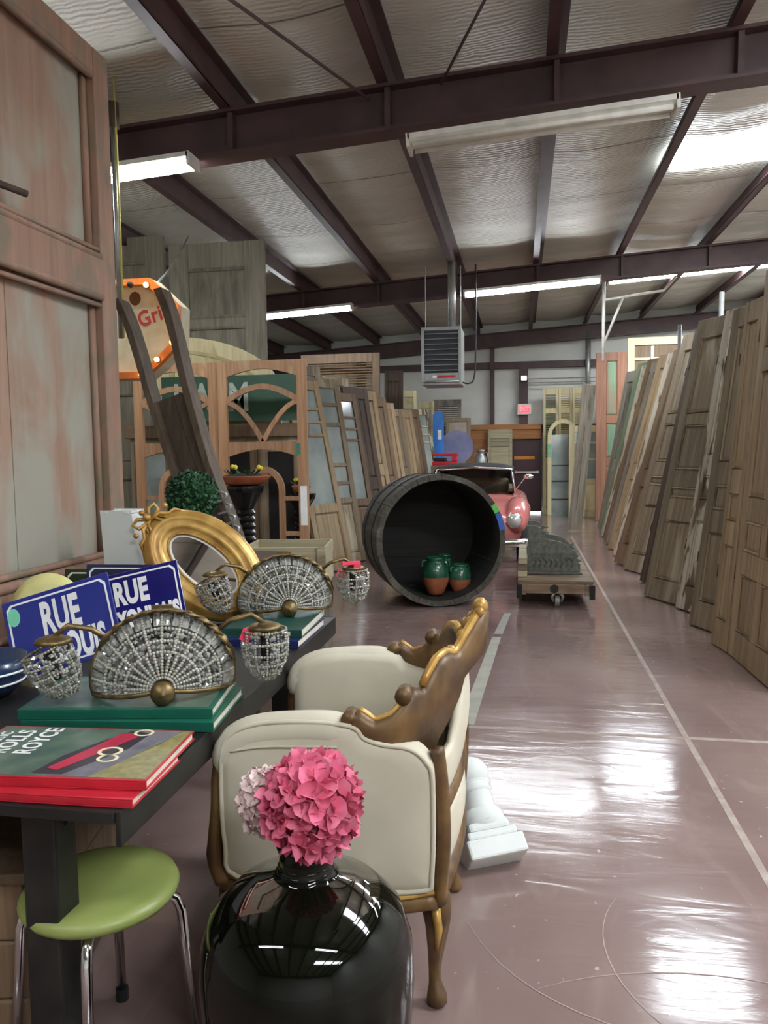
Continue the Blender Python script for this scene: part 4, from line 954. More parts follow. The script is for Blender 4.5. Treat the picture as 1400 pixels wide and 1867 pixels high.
for i in range(1500):
    z = 1 - 2 * (i + .5) / 1500; th = i * 2.39996; r = sqrt(1 - z * z); d = Vector((r * cos(th), r * sin(th), z))
    M = d.to_track_quat('Z', 'Y').to_matrix() @ Matrix.Rotation(rnd.random() * 6.3, 3, 'Z') @ Matrix.Rotation(rnd.uniform(.35, .95), 3, 'X')
    c = d * (.135 + .015 * rnd.random()) + Vector((0, 0, .36)); L, w = rnd.uniform(.02, .032), rnd.uniform(.007, .011)
    lf.add([c + M @ Vector(p) for p in ((0, -L * .5, 0), (w, 0, .003), (0, L * .5, .004), (-w, 0, .003))], [(0, 1, 2, 3)])
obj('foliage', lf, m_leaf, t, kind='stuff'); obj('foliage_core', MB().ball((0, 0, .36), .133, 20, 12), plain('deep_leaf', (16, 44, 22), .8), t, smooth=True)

# ------------------------------------------------------------------ crate
def crate(label, x, y, z, yaw, w, d, h, mat, slats=2):
    t = thing('wooden_crate', label, 'crate', (x, y, z), (0, 0, radians(yaw)))
    for k in range(slats):
        z0, z1 = h * k / slats + .003, h * (k + 1) / slats - .003
        obj('slat', MB().b2(-w / 2, w / 2, -d / 2, -d / 2 + .016, z0, z1), mat, t, bevel=.002); obj('slat', MB().b2(-w / 2, w / 2, d / 2 - .016, d / 2, z0, z1), mat, t, bevel=.002)
        obj('slat', MB().b2(-w / 2, -w / 2 + .016, -d / 2 + .017, d / 2 - .017, z0, z1), mat, t, bevel=.002); obj('slat', MB().b2(w / 2 - .016, w / 2, -d / 2 + .017, d / 2 - .017, z0, z1), mat, t, bevel=.002)
    for sx in (-1, 1): obj('corner_batten', MB().b2(sx * (w / 2 - .03) - .03, sx * (w / 2 - .03) + .03, -d / 2 - .014, -d / 2, 0, h), mat, t, bevel=.002)
    obj('bottom', MB().b2(-w / 2 + .017, w / 2 - .017, -d / 2 + .017, d / 2 - .017, .004, .018), mat, t)
    return t
crate('rough grey crate on the floor carrying the pale open crate', -1.72, 5.55, 0, 8, .58, .52, .51, w_grey, 3)
c = crate('pale open wooden crate behind the farther sconce', -1.72, 5.55, .511, 8, .60, .54, .30, w_crate, 2)
obj('stencil_plate', MB().b2(.02, .16, -.2852, -.2845, .15, .24), plain('stencil_ink', (96, 84, 66), .8), c)

# ------------------------------------------------------------------ pedestals with planted dishes
def pedestal(label, x, y, h, r):
    t = thing('turned_pedestal', label, 'pedestal', (x, y, 0), group='black turned pedestals')
    pr = [(0, 0), (r * 1.7, 0), (r * 1.7, .05), (r * 1.3, .08)]
    k = 0; z = .10
    while z < h - .22: pr += [(r * .9, z), (r * 1.12, z + .025), (r * .9, z + .05)]; z += .055
    pr += [(r * .8, h - .2), (r * 1.3, h - .12), (r * 1.9, h - .05), (r * 2.0, h - .02), (r * 2.0, h), (0, h)]
    obj('column', MB().lathe(pr, 24), m_black, t, smooth=False); return t
pedestal('black turned pedestal under the terracotta dish', -2.24, 6.0, 1.225, .085)
pedestal('black turned pedestal seen through the right frame, behind its arched bar', -2.26, 7.74, 1.06, .075)
def planter(label, x, y, z, r, seed):
    rnd = random.Random(seed); t = thing('planted_dish', label, 'planter', (x, y, z))
    obj('dish', MB().lathe([(0, 0), (r * .55, 0), (r * .8, .02), (r * 1.0, .07), (r * 1.02, .078), (r * .95, .078), (r * .7, .04), (0, .03)], 28), m_terra, t, smooth=True)
    obj('soil', MB().ball((0, 0, .05), r * .8, 14, 6, (1, 1, .3)), m_dark, t, smooth=True)
    for i in range(26):
        a, rr = rnd.random() * 6.3, rnd.random() * r * .75; c = Vector((rr * cos(a), rr * sin(a), .085)); L = rnd.uniform(.05, .09); d = Vector((cos(a) * .6, sin(a) * .6, .5)).normalized(); w = Vector((-sin(a), cos(a), 0)) * .014
        obj('leaf', MB().add([c, c + d * L * .5 + w, c + d * L, c + d * L * .5 - w], [(0, 1, 2, 3)]), m_leaf, t)
    for i in range(4):
        a = rnd.random() * 6.3; c = (cos(a) * r * .65, sin(a) * r * .65, .13 + .02 * rnd.random()); obj('yellow_bloom', MB().ball(c, .020, 8, 5), plain('yellow_petal', (226, 206, 60), .6) if i == 0 else bpy.data.materials['yellow_petal'], t, smooth=True)
planter('shallow terracotta dish of yellow-flowered plants on the black pedestal', -2.24, 6.0, 1.229, .225, 4)
planter('small dish of yellow-flowered plants seen through the right frame', -2.26, 7.74, 1.063, .10, 9)

# ------------------------------------------------------------------ old wooden chute
t = thing('wooden_chute', 'long brown wooden chute with raised curved rails leaning beside the topiary', 'chute', (-1.75, 4.95, 0))
cp_ = sm([(.0, 0, .0), (-.25, .04, .835), (-.47, .09, 1.36), (-.66, .16, 1.9), (-.755, .18, 2.25), (-.80, .15, 2.45), (-.825, .08, 2.58)], 5)
def ribbon(dx0, dx1, y0, y1):
    mb = MB(); vs = []; n_ = len(cp_)
    for i, p in enumerate(cp_):
        d = (cp_[min(i + 1, n_ - 1)] - cp_[max(i - 1, 0)]).normalized(); pr = Vector((d.z, 0, -d.x)).normalized() * (.95 + .35 * max(0, (p.z - 1.0) / 1.6))
        for a, b in ((dx0, y0), (dx1, y0), (dx1, y1), (dx0, y1)): vs.append(p + pr * a + Vector((0, b, 0)))
    zmin = 0
    vs = [Vector((v.x, v.y, max(v.z, .001))) for v in vs]
    return mb.add(vs, [(i * 4 + k, i * 4 + (k + 1) % 4, (i + 1) * 4 + (k + 1) % 4, (i + 1) * 4 + k) for i in range(n_ - 1) for k in range(4)] + [(3, 2, 1, 0), tuple((n_ - 1) * 4 + k for k in range(4))])
full_ = cp_; cp_ = full_[:16]; obj('bed_board', ribbon(-.10, .0, 0, .02), w_sled, t); obj('bed_board', ribbon(.003, .10, 0, .02), w_sled, t); cp_ = full_
obj('side_rail', ribbon(-.14, -.10, -.10, .05), w_sled, t, bevel=.004); obj('side_rail', ribbon(.10, .145, -.10, .05), w_sled, t, bevel=.004)
orn = MB()
for k in range(5):
    z = .86 + .075 * k; x = -.25 - (z - .82) * .36 + .12; orn.tube(sm([(x - .03, -.075, z), (x + .04, -.085, z + .02), (x + .06, -.08, z + .06), (x + .02, -.08, z + .075)], 3), .011, 6)
obj('metal_scrolls', orn, m_galv, t, smooth=True)

# ------------------------------------------------------------------ lit marquee sign
t = thing('marquee_sign', 'weathered cream marquee sign with glowing bulbs round its orange rim', 'sign', (-3.05, 5.85, 2.1))
poly = [(-.45, .0), (.06, .0), (.20, .10), (.365, .25), (.385, .56), (.145, .785), (-.52, .785), (-.6, .4)]
inn = [(x * .87 - .01, (z - .4) * .87 + .4) for x, z in poly]
m_mq = plain('marquee_cream', (214, 206, 178), .5, 0, (196, 180, 140), 7); m_mo = plain('marquee_orange', (204, 112, 44), .45)
obj('box', MB().prism(poly, 'y', 0, .16), m_mq, t); obj('rim', MB().band(poly, inn, 'y', -.06, 0, True), m_mo, t)
spots = [(-.30, .735), (-.155, .735), (-.01, .735), (.13, .725), (.235, .645), (.345, .53), (.342, .40), (.335, .27), (.2, .14), (.06, .03)]
for i, (x, z) in enumerate(spots):
    lit = i != 2
    obj('bulb', MB().ball((x, -.085, z), .021, 10, 7), m_bulb if lit else m_dark, t, smooth=True); obj('socket', MB().tube([(x, -.06, z), (x, -.07, z)], .024, 10), w_dark, t)
tb = text_mb('Grill', .17, .004, .9); tb.xf(Matrix.Rotation(radians(90), 4, 'X') @ Matrix.Rotation(radians(16), 4, 'Z')); obj('red_script', tb.shift((.15, -.003, .50)), plain('faded_red', (176, 52, 52), .6), t)
obj('rust_spot', MB().prism([(-.01 + .05 * cos(2 * pi * i / 14), .64 + .055 * sin(2 * pi * i / 14)) for i in range(14)], 'y', -.002, 0), plain('rust', (92, 58, 34), .9), t)
obj('rust_spot', MB().prism([(-.12 + .02 * cos(2 * pi * i / 10), .56 + .02 * sin(2 * pi * i / 10)) for i in range(10)], 'y', -.002, 0), bpy.data.materials['faded_red'], t)
obj('rust_spot', MB().prism([(-.05 + .03 * cos(2 * pi * i / 10), .36 + .025 * sin(2 * pi * i / 10)) for i in range(10)], 'y', -.002, 0), bpy.data.materials['rust'], t)
obj('hanging_chain', MB().tube([(.13, .10, .77), (-.2, 1.0, 1.08), (-.5, 1.9, 1.45), (-.70, 2.62, 1.86)], .010, 6), m_galv, t, smooth=True)
obj('support_post', MB().b2(-.3, -.24, .05, .11, -2.1, .0), m_galv, t)
# ------------------------------------------------------------------ wooden vat lying on its side
t = thing('wine_vat', 'huge round wooden vat lying on its side, open end towards the aisle', 'vat', (-.735, 7.22, .637), (radians(-.9), 0, radians(21)))
R0, R1, TH, LEN, NS = .632, .618, .055, .95, 32
for k in range(NS):
    a0, a1 = 2 * pi * (k + .012) / NS, 2 * pi * (k + .988) / NS; mb = MB(); vs = []
    j = random.uniform(-.004, .004); e = random.uniform(0, .012)
    for y, r in ((e, R0), (LEN, R1)):
        for a in (a0, (a0 + a1) / 2, a1): vs.append(((r + j) * cos(a), y, (r + j) * sin(a)))
        for a in (a1, (a0 + a1) / 2, a0): vs.append(((r - TH) * cos(a), y, (r - TH) * sin(a)))
    mb.add(vs, [(0, 1, 4, 5), (1, 2, 3, 4), (6, 11, 10, 7), (7, 10, 9, 8), (0, 6, 7, 1), (1, 7, 8, 2), (2, 8, 9, 3), (5, 11, 6, 0), (3, 9, 10, 4), (4, 10, 11, 5)])
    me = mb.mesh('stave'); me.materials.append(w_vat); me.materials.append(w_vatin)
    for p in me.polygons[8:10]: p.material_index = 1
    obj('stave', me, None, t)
rb = R1 - TH + .004
for k in range(7):
    z0, z1 = -rb + 2 * rb * k / 7, -rb + 2 * rb * (k + 1) / 7
    zz = [z0 + (z1 - z0) * i / 4 for i in range(5)]; pts = [(sqrt(max(0, rb * rb - z * z)), z) for z in zz] + [(-sqrt(max(0, rb * rb - z * z)), z) for z in zz[::-1]]
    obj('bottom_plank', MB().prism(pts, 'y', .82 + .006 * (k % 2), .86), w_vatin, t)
for y in (.30, .74):
    r = R0 + (R1 - R0) * y / LEN + .008
    obj('iron_hoop', MB().lathe([(r, y - .025), (r + .006, y - .025), (r + .006, y + .025), (r, y + .025)], 48, (0, 0, 0), Matrix(((1, 0, 0), (0, 0, 1), (0, 1, 0))), closed_prof=True), m_black_metal, t, smooth=False)
mtb = plain('painters_tape_blue', (52, 96, 168), .6); mtg = plain('tape_green', (96, 186, 90), .6)
for a0, a1, m_ in ((8, 24, mtb), (25, 33, mtg)):
    pts = [(cos(radians(a0 + (a1 - a0) * i / 6)), sin(radians(a0 + (a1 - a0) * i / 6))) for i in range(7)]
    obj('tape_strip', MB().band([(R0 * 1.0 * c, R0 * 1.0 * s) for c, s in pts], [((R0 - TH) * c, (R0 - TH) * s) for c, s in pts], 'y', -.006, -.001), m_, t)

def jar(label, x, y, z, r, h):
    t = thing('glazed_jar', label, 'jar', (x, y, z), (0, 0, random.random() * 3), 'glazed jars inside the vat')
    pb = [(0, 0), (r * .5, 0), (r * .62, .02), (r * .92, h * .34), (r * .985, h * .48)]
    pt = [(r * .99, h * .48), (r, h * .55), (r * .93, h * .72), (r * .72, h * .86), (r * .62, h * .91), (r * .74, h * .96), (r * .78, h), (r * .66, h), (r * .55, h * .9), (0, h * .86)]
    obj('terracotta_base', MB().lathe(pb, 26), m_terra, t, smooth=True); obj('glazed_shoulder', MB().lathe(pt, 26), m_gglaze, t, smooth=True)
    for a in (0, pi): obj('handle', MB().tube(sm([(r * .66 * cos(a), r * .66 * sin(a), h * .9), (r * .95 * cos(a), r * .95 * sin(a), h * .9), (r * 1.02 * cos(a), r * 1.02 * sin(a), h * .74)], 4), .012, 7), m_gglaze, t, smooth=True)
jar('tall green and orange glazed jar inside the vat', -.83, 7.50, .072, .135, .37)
jar('shorter green and brown glazed jar inside the vat, beside the tall one', -.60, 7.58, .085, .115, .28)
jar('dark green jar standing behind the other two in the vat', -.78, 7.84, .085, .105, .34)

# ------------------------------------------------------------------ factory cart with cast iron brackets
t = thing('factory_cart', 'low wooden factory cart on iron casters beside the vat', 'cart', (.31, 7.3, 0))
for k in range(9): obj('deck_plank', MB().b2(-.34, .36, .02 + k * .2, .212 + k * .2, .225, .255), w_cart, t, bevel=.004)
obj('side_beam', MB().b2(-.33, -.26, .0, 1.82, .12, .224), w_cart, t, bevel=.005); obj('side_beam', MB().b2(.28, .35, .0, 1.82, .12, .224), w_cart, t, bevel=.005)
obj('end_beam', MB().b2(-.26, .28, .0, .05, .135, .224), w_cart, t, bevel=.005); obj('end_beam', MB().b2(-.26, .28, 1.76, 1.81, .135, .224), w_cart, t, bevel=.005)
for sx in (-.325, .345): obj('stake_pocket', MB().b2(sx - .025, sx + .025, -.02, .0, .09, .22), m_dark, t)
obj('iron_boss', MB().tube([(.0, -.012, .185), (.0, .0, .185)], .04, 14), m_black_metal, t)
def caster(x, y, r, a):
    w = obj('caster_wheel', MB().tube([(x - .02, y, r), (x + .02, y, r)], r, 20), plain('caster_iron', (126, 120, 106), .5, .2), t, smooth=False)
    obj('caster_fork', MB().tube(sm([(x - .034, y, r), (x - .05, y - .03, r + .05), (x - .02, y - .02, .14)], 4), .014, 8).tube(sm([(x + .034, y, r), (x + .05, y - .03, r + .05), (x + .02, y - .02, .14)], 4), .014, 8), m_galv, w, smooth=True)
caster(.03, .06, .055, 0); caster(.03, 1.72, .055, 0)
for sx in (-.27, .3): obj('side_wheel', MB().tube([(sx - .025, .9, .075), (sx + .025, .9, .075)], .075, 22), m_black_metal, t)
prof = [(0, 0), (.50, 0), (.50, .10), (.475, .115), (.52, .13), (.465, .16), (.50, .185), (.44, .20), (.47, .25), (.425, .235), (.405, .25), (.37, .285), (.32, .315), (.26, .33), (.20, .335), (.165, .35), (.15, .385), (.155, .40), (.20, .405), (.195, .415), (.13, .43), (.125, .46), (.09, .465), (.085, .48), (.0, .48)]
m_iron = plain('cast_iron', (84, 86, 78), .6, .2, (112, 114, 102), 24, bstr=.6)
for i, (y, w_) in enumerate(((7.72, 'in front'), (8.25, 'farther back'))):
    t = thing('iron_bracket', 'ornate cast iron stair bracket on the cart, the one %s' % w_, 'bracket', (.075 + .01 * i, y, .257), (0, 0, 0), 'cast iron brackets on the cart')
    obj('plate', MB().prism(prof, 'y', 0, .03), m_iron, t)
    obj('flange', MB().b2(-.012, .0, -.02, .05, 0, .48), m_iron, t); obj('base_flange', MB().b2(-.01, .52, -.025, .055, 0, .02), m_iron, t, bevel=.004)
    obj('relief_line', MB().b2(.02, .45, -.006, 0, .20, .215), m_iron, t); obj('relief_line', MB().b2(.02, .49, -.006, 0, .03, .04), m_iron, t)
    rl = MB()
    for k in range(8): rl.tube(sm([(.05 + k * .052, -.004, .07), (.075 + k * .052, -.01, .12), (.05 + k * .052, -.01, .155), (.09 + k * .052, -.004, .175)], 3), .007, 5)
    obj('scroll_relief', rl, m_iron, t, smooth=True)
for k, (lab) in enumerate(('lowest', 'middle', 'top')):
    o = obj('timber_block', MB().b2(-.03 + .004 * k, .06, 7.5, 8.6, .257 + .062 * k, .316 + .062 * k), w_cart if k % 2 else w_crate, None, bevel=.004); tag(o, 'short timber stacked on the cart beside the brackets, %s of three' % lab, 'timber', 'timbers on the cart', 'thing')

# ------------------------------------------------------------------ vintage car behind the vat
t = thing('vintage_car', 'small faded red convertible car with chrome bumper behind the vat', 'car', (-.68, 9.75, 0))
m_car = plain('faded_red_paint', (204, 116, 112), .22, 0, (216, 138, 132), 2, coat=.7)
K = [(0, .50, .38, .58), (.12, .62, .28, .66), (.45, .72, .24, .74), (.9, .76, .22, .80), (1.3, .775, .22, .86), (1.8, .78, .22, .88), (2.7, .78, .22, .88), (3.2, .76, .24, .82), (3.6, .68, .28, .70), (3.72, .56, .36, .60)]
def sec(u):
    y = u * 3.72
    for a, b in zip(K[:-1], K[1:]):
        if y <= b[0] + 1e-9:
            f_ = (y - a[0]) / (b[0] - a[0]); return [p + (q - p) * f_ for p, q in zip(a, b)]
    return list(K[-1])
def hull(u, v):
    y, w, z0, z1 = sec(u); a = 2 * pi * v; c, s = cos(a), sin(a); e = .42
    return (w * (abs(c) ** e) * (1 if c > 0 else -1), y, (z0 + z1) / 2 + (z1 - z0) / 2 * (abs(s) ** e) * (1 if s > 0 else -1))
mb = MB().grid(hull, 36, 40); n_ = 41; mb.add([(0, .0, .48)], []); 
mb.f += [(len(mb.v) - 1, i, i + 1) for i in range(40)]
mb.add([(0, 3.72, .48)], []); mb.f += [(len(mb.v) - 1, 36 * n_ + i + 1, 36 * n_ + i) for i in range(40)]
obj('body', mb, m_car, t, smooth=True)
for s in (-1, 1):
    obj('fender', MB().tube(sm([(s * .60, .02, .50), (s * .63, .15, .60), (s * .64, .5, .70), (s * .62, .95, .66), (s * .60, 1.3, .52)], 4), [.10, .12, .13, .14, .15, .155, .16, .165, .165, .165, .16, .155, .15, .14, .13, .12, .1], 14), m_car, t, smooth=True)
    h_ = obj('headlight', MB().ball((s * .60, -.03, .60), .085, 16, 10, (1, .55, 1)), plain('headlamp_lens', (206, 208, 202), .08, .4) if s < 0 else bpy.data.materials['headlamp_lens'], t, smooth=True); obj('headlight_ring', MB().tube([(s * .60 + .088 * cos(2 * pi * i / 24), -.02, .60 + .088 * sin(2 * pi * i / 24)) for i in range(24)], .010, 6, closed=True), m_chrome, h_, smooth=True)
    obj('overrider', MB().tube([(s * .34, -.16, .22), (s * .34, -.17, .30), (s * .34, -.16, .40)], [.02, .03, .018], 10), m_chrome, t, smooth=True)
    obj('side_mirror', MB().tube([(s * .60, 1.2, .92), (s * .74, 1.15, 1.10)], .008, 6).ball((s * .78, 1.15, 1.11), .06, 12, 8, (1.3, .4, .6)), m_chrome, t, smooth=True)
    for y in (.62, 3.0):
        w = obj('wheel', MB().lathe([(.19, -.08), (.27, -.075), (.29, -.04), (.29, .04), (.27, .075), (.19, .08), (.15, .05), (0, .05)], 28, (s * .70, y, .291), Matrix.Rotation(radians(90 * s), 3, 'Y')), m_rubber, t, smooth=True)
        obj('hub_cap', MB().lathe([(.16, .055), (.12, .08), (0, .095)], 20, (s * .70, y, .291), Matrix.Rotation(radians(90 * s), 3, 'Y')), m_chrome, w, smooth=True)
obj('bumper', MB().tube(sm([(-.80, .08, .33), (-.74, -.06, .33), (-.4, -.14, .33), (0, -.16, .33), (.4, -.14, .33), (.74, -.06, .33), (.80, .08, .33)], 4), .042, 10, flat=1.3), m_chrome, t, smooth=True)
g = obj('grille', MB().prism([(-.3, .40), (.3, .40), (.34, .50), (.28, .60), (-.28, .60), (-.34, .50)], 'y', -.03, .05), m_dark, t)
for k in range(7): obj('grille_bar', MB().b2(-.27 + .09 * k - .008, -.27 + .09 * k + .008, -.042, -.03, .41, .59), m_chrome, g)
obj('number_plate', MB().b2(-.2, .2, -.205, -.20, .22, .30), m_black, t)
obj('bonnet_strip', MB().tube([(0, .1, .665), (0, .6, .775), (0, 1.25, .875)], .012, 6), m_chrome, t, smooth=True)
wf = MB().tube(sm([(-.60, 1.32, .88), (-.54, 1.52, 1.20), (0, 1.46, 1.235), (.54, 1.52, 1.20), (.60, 1.32, .88)], 1), .018, 8)
obj('windscreen_frame', wf, m_chrome, t, smooth=True)
obj('windscreen', MB().add([(-.60, 1.33, .89), (0, 1.27, .89), (.60, 1.33, .89), (.54, 1.52, 1.19), (0, 1.465, 1.225), (-.54, 1.52, 1.19)], [(0, 1, 4, 5), (1, 2, 3, 4)]), m_clear, t, solid=.005)
obj('wiper', MB().tube([(.1, 1.25, .90), (.4, 1.33, 1.05)], .006, 5).tube([(-.35, 1.25, .90), (-.05, 1.33, 1.05)], .006, 5), m_black_metal, t)
obj('soft_top', MB().grid(lambda u, v: ((v - .5) * 2 * .57, 1.50 + 1.15 * u, 1.235 + .05 * sin(pi * min(1, u * 1.4)) - .30 * max(0, u - .6) * 2 - .06 * abs((v - .5) * 2) ** 3), 12, 12), plain('black_canvas', (22, 22, 24), .8), t, smooth=True, solid=.02)
for s in (-1, 1): obj('top_side', MB().prism([(1.52, 1.19), (2.6, 1.02), (2.7, .86), (1.34, .87)], 'x', s * .575 - .006, s * .575 + .006), bpy.data.materials['black_canvas'], t)
obj('seat_back', MB().b2(-.5, .5, 1.85, 2.0, .6, 1.06), plain('cream_leather', (196, 184, 150), .5), t, bevel=.04)
obj('steering_wheel', MB().tube([(-.30 + .17 * cos(2 * pi * i / 20), 1.66 + .05 * sin(2 * pi * i / 20), .95 + .16 * sin(2 * pi * i / 20)) for i in range(20)], .012, 6, closed=True), m_black, t, smooth=True)

# ------------------------------------------------------------------ hanging unit heater
t = thing('unit_heater', 'grey hanging unit heater with dark louvres and a small red label', 'heater', (-1.10, 10.85, 2.40))
mh = plain('heater_grey', (146, 150, 146), .4, .2); md = plain('heater_dark', (40, 44, 52), .5)
obj('casing', MB().b2(-.28, .28, 0, .55, 0, .80), mh, t, bevel=.02)
obj('vent_recess', MB().b2(-.235, .235, -.006, .0, .17, .745), md, t)
for k in range(8): obj('louver', MB().box((0, -.028, .205 + k * .072), (.47, .05, .008), Matrix.Rotation(radians(12), 3, 'X')), mh, t)
for sx in (-1, 1): obj('front_frame', MB().b2(sx * .258 - .022, sx * .258 + .022, -.05, .0, .0, .80), mh, t, bevel=.006)
obj('front_frame', MB().b2(-.236, .236, -.05, .0, .75, .80), mh, t, bevel=.006); obj('front_frame', MB().b2(-.236, .236, -.05, 0, 0, .165), mh, t, bevel=.006)
obj('red_label', MB().b2(-.06, .2, -.053, -.05, .095, .13), m_red, t); obj('white_label', MB().b2(-.12, -.06, -.053, -.05, .095, .13), m_white, t)
obj('bottom_lip', MB().tube([(-.25, -.055, .045), (.25, -.055, .045)], .018, 8), m_galv, t, smooth=True)
obj('flue_pipe', MB().tube([(.12, .3, .8), (.12, .3, 1.75)], .055, 14), m_galv, t, smooth=True)
for sx in (-.25, .25): obj('hanger_rod', MB().tube([(sx, .25, .8), (sx, .25, 1.68)], .009, 6), m_galv, t)
obj('gas_line', MB().tube(sm([(.25, .2, .06), (.36, .2, .03), (.44, .25, .12), (.46, .3, .6), (.46, .3, 1.7)], 4), .012, 6), m_black_metal, t, smooth=True)

# ------------------------------------------------------------------ far end of the hall
t = thing('exit_sign', 'small lit red exit sign on the steel post of the far wall', 'sign', (.07, 18.15, 2.28))
obj('housing', MB().b2(-.16, .16, 0, .07, 0, .25), m_white_metal, t, bevel=.01); obj('lit_panel', MB().b2(-.125, .125, -.004, 0, .05, .21), m_exit, t)
tb = text_mb('EXIT', .13, .003, .8); tb.xf(Matrix.Rotation(radians(90), 4, 'X')); obj('lettering', tb.shift((0, -.006, .13)), m_white, t)
t = thing('emergency_light', 'little white emergency lamp high on the far wall post', 'lamp', (.06, 18.08, 3.05))
obj('box', MB().b2(-.07, .07, 0, .08, 0, .12), m_white_metal, t, bevel=.01); obj('lens', MB().b2(-.055, .055, -.004, 0, .015, .105), emit('cool_lens', (250, 252, 255), 3.0), t)
obj('conduit_run', MB().tube([(.07, .08, .04), (1.6, .08, .04)], .012, 6).tube([(.07, .08, -.05), (1.6, .08, -.05)], .012, 6), m_galv, t)
t = thing('fire_exit', 'maroon steel exit door with chrome push bar under the exit sign', 'door', (-.21, 18.2, 0))
obj('door_slab', MB().b2(0, .68, 0, .05, .03, 1.86), w_maroon, t, bevel=.004); obj('push_bar', MB().b2(.06, .62, -.07, -.03, .93, .98), m_chrome, t, bevel=.006)
for x in (.1, .58): obj('bar_bracket', MB().b2(x - .02, x + .02, -.035, 0, .92, .99), m_galv, t)
obj('amber_strip', MB().b2(.05, .52, -.004, 0, 1.25, 1.32), plain('amber_tape', (206, 128, 40), .5), t); obj('head_frame', MB().b2(-.03, .71, -.02, .06, 1.86, 1.94), m_steel, t)
obj('daylight_gap', MB().b2(.02, .66, .0, .04, .003, .028), m_gap, t)
t = thing('plank_partition', 'honey coloured plank partition beside the exit door', 'partition', (-1.5, 18.1, 0))
for k in range(9): obj('plank', MB().b2(0, 1.22 if k < 8 else 1.95, 0, .03, .215 * k + .003, .215 * (k + 1)), w_planks, t, bevel=.004)
obj('cap_beam', MB().b2(-.1, 1.95, -.04, .04, 1.94, 2.06), w_planks, t, bevel=.005)
lean_door('leaning_panel', 'flat tan panelled board leaning left of the maroon exit door', -.76, 17.75, 0, 6, .56, 1.95, w_crate, [(.08, .80, 'panel'), (.85, .90, 'panel')], sw=.06)
t = thing('milk_can', 'dull metal milk can standing near the plank partition', 'can', (-.83, 16.2, 0))
obj('stand', MB().b2(-.14, .14, -.14, .14, 0, .95), w_dark, t, bevel=.005)
obj('can_body', MB().lathe([(0, .95), (.12, .95), (.125, 1.28), (.09, 1.36), (.07, 1.38), (.07, 1.44), (.09, 1.45), (.09, 1.48), (0, 1.50)], 20), m_galv, t, smooth=True)
for s in (-1, 1): obj('can_handle', MB().tube(sm([(s * .08, 0, 1.42), (s * .13, 0, 1.42), (s * .135, 0, 1.34), (s * .11, 0, 1.32)], 3), .008, 6), m_galv, t, smooth=True)
t = thing('framed_panel', 'pale picture frame with greyish glass behind the car', 'frame', (-1.66, 17.0, 0), (radians(-5), 0, 0))
obj('frame', MB().band([(0, .9), (.56, .9), (.56, 2.2), (0, 2.2)], [(.07, .98), (.49, .98), (.49, 2.12), (.07, 2.12)], 'y', 0, .04, True), w_pineg, t)
obj('backing', MB().b2(.06, .50, .02, .03, .96, 2.14), plain('greige_panel', (166, 150, 128), .5, 0, (188, 176, 160), 3), t); obj('foot', MB().b2(.02, .54, 0, .04, 0.002, .9), w_pineg, t)
o = obj('round_disc', MB().tube([(-1.38, 16.78, 1.55), (-1.38, 16.81, 1.55)], .36, 36), plain('lilac_disc', (120, 122, 160), .3, 0, (146, 146, 176), 3)); tag(o, 'lilac grey round table top propped before the picture frame', 'disc', kind='thing')
o.location = (0, 0, 0)
t = thing('disc_stand', 'dark stand holding up the lilac disc', 'stand', (-1.38, 16.82, 0)); obj('post', MB().b2(-.03, .03, 0.0, .05, 0, 1.7), w_dark, t); obj('foot', MB().b2(-.2, .2, -.05, .1, 0, .03), w_dark, t); obj('ledge', MB().b2(-.12, .12, -.06, .0, 1.15, 1.185), w_dark, t)
t = thing('blue_board', 'bright blue plastic board with a white label leaning at the end of the left row', 'board', (-1.86, 16.4, 0), (radians(-3), 0, 0))
mbl = plain('bright_blue', (52, 122, 206), .35)
obj('board', MB().prism([(0, 0.003), (.22, 0.003), (.22, 2.24), (.18, 2.31), (.04, 2.31), (0, 2.24)], 'y', 0, .04), mbl, t, bevel=.006); obj('label', MB().b2(.1, .18, -.003, 0, 1.72, 1.92), m_white, t); obj('yellow_tag', MB().b2(-.08, -.01, -.01, .0, 1.70, 1.86), plain('yellow_tag', (214, 204, 70), .5), t)
t = thing('tool_stack', 'pile of old timbers behind the car under the red tools', 'pile', (-1.42, 14.9, 0))
for k in range(8): obj('timber', MB().b2(-.30 + .02 * (k % 3), .30 - .03 * (k % 2), -.25, .25, .15 * k + .001, .15 * k + .148), w_cart if k % 2 else w_brown, t, bevel=.006)
for k, (z, x0, w_) in enumerate(((1.201, -.24, 'upper'), (1.201, -.06, 'lower'))):
    t = thing('red_tool', 'red painted clamp lying on the timber pile, the %s one' % ('longer' if k == 0 else 'shorter'), 'tool', (-1.42, 14.72 + .16 * k, z), (0, 0, radians(-4 + 8 * k)))
    obj('bar', MB().b2(-.26 + .1 * k, .22, -.04, .04, .0, .07), m_red, t, bevel=.012); obj('jaw', MB().b2(.12, .22, -.05, .05, .072, .17 - .05 * k), m_red, t, bevel=.012); obj('slide', MB().b2(-.24 + .1 * k, .0, -.045, .045, .072, .14), m_black_metal, t, bevel=.01)
    if k == 0: obj('top_bar', MB().b2(-.25, .24, -.045, .045, .172, .235), m_red, t, bevel=.012)

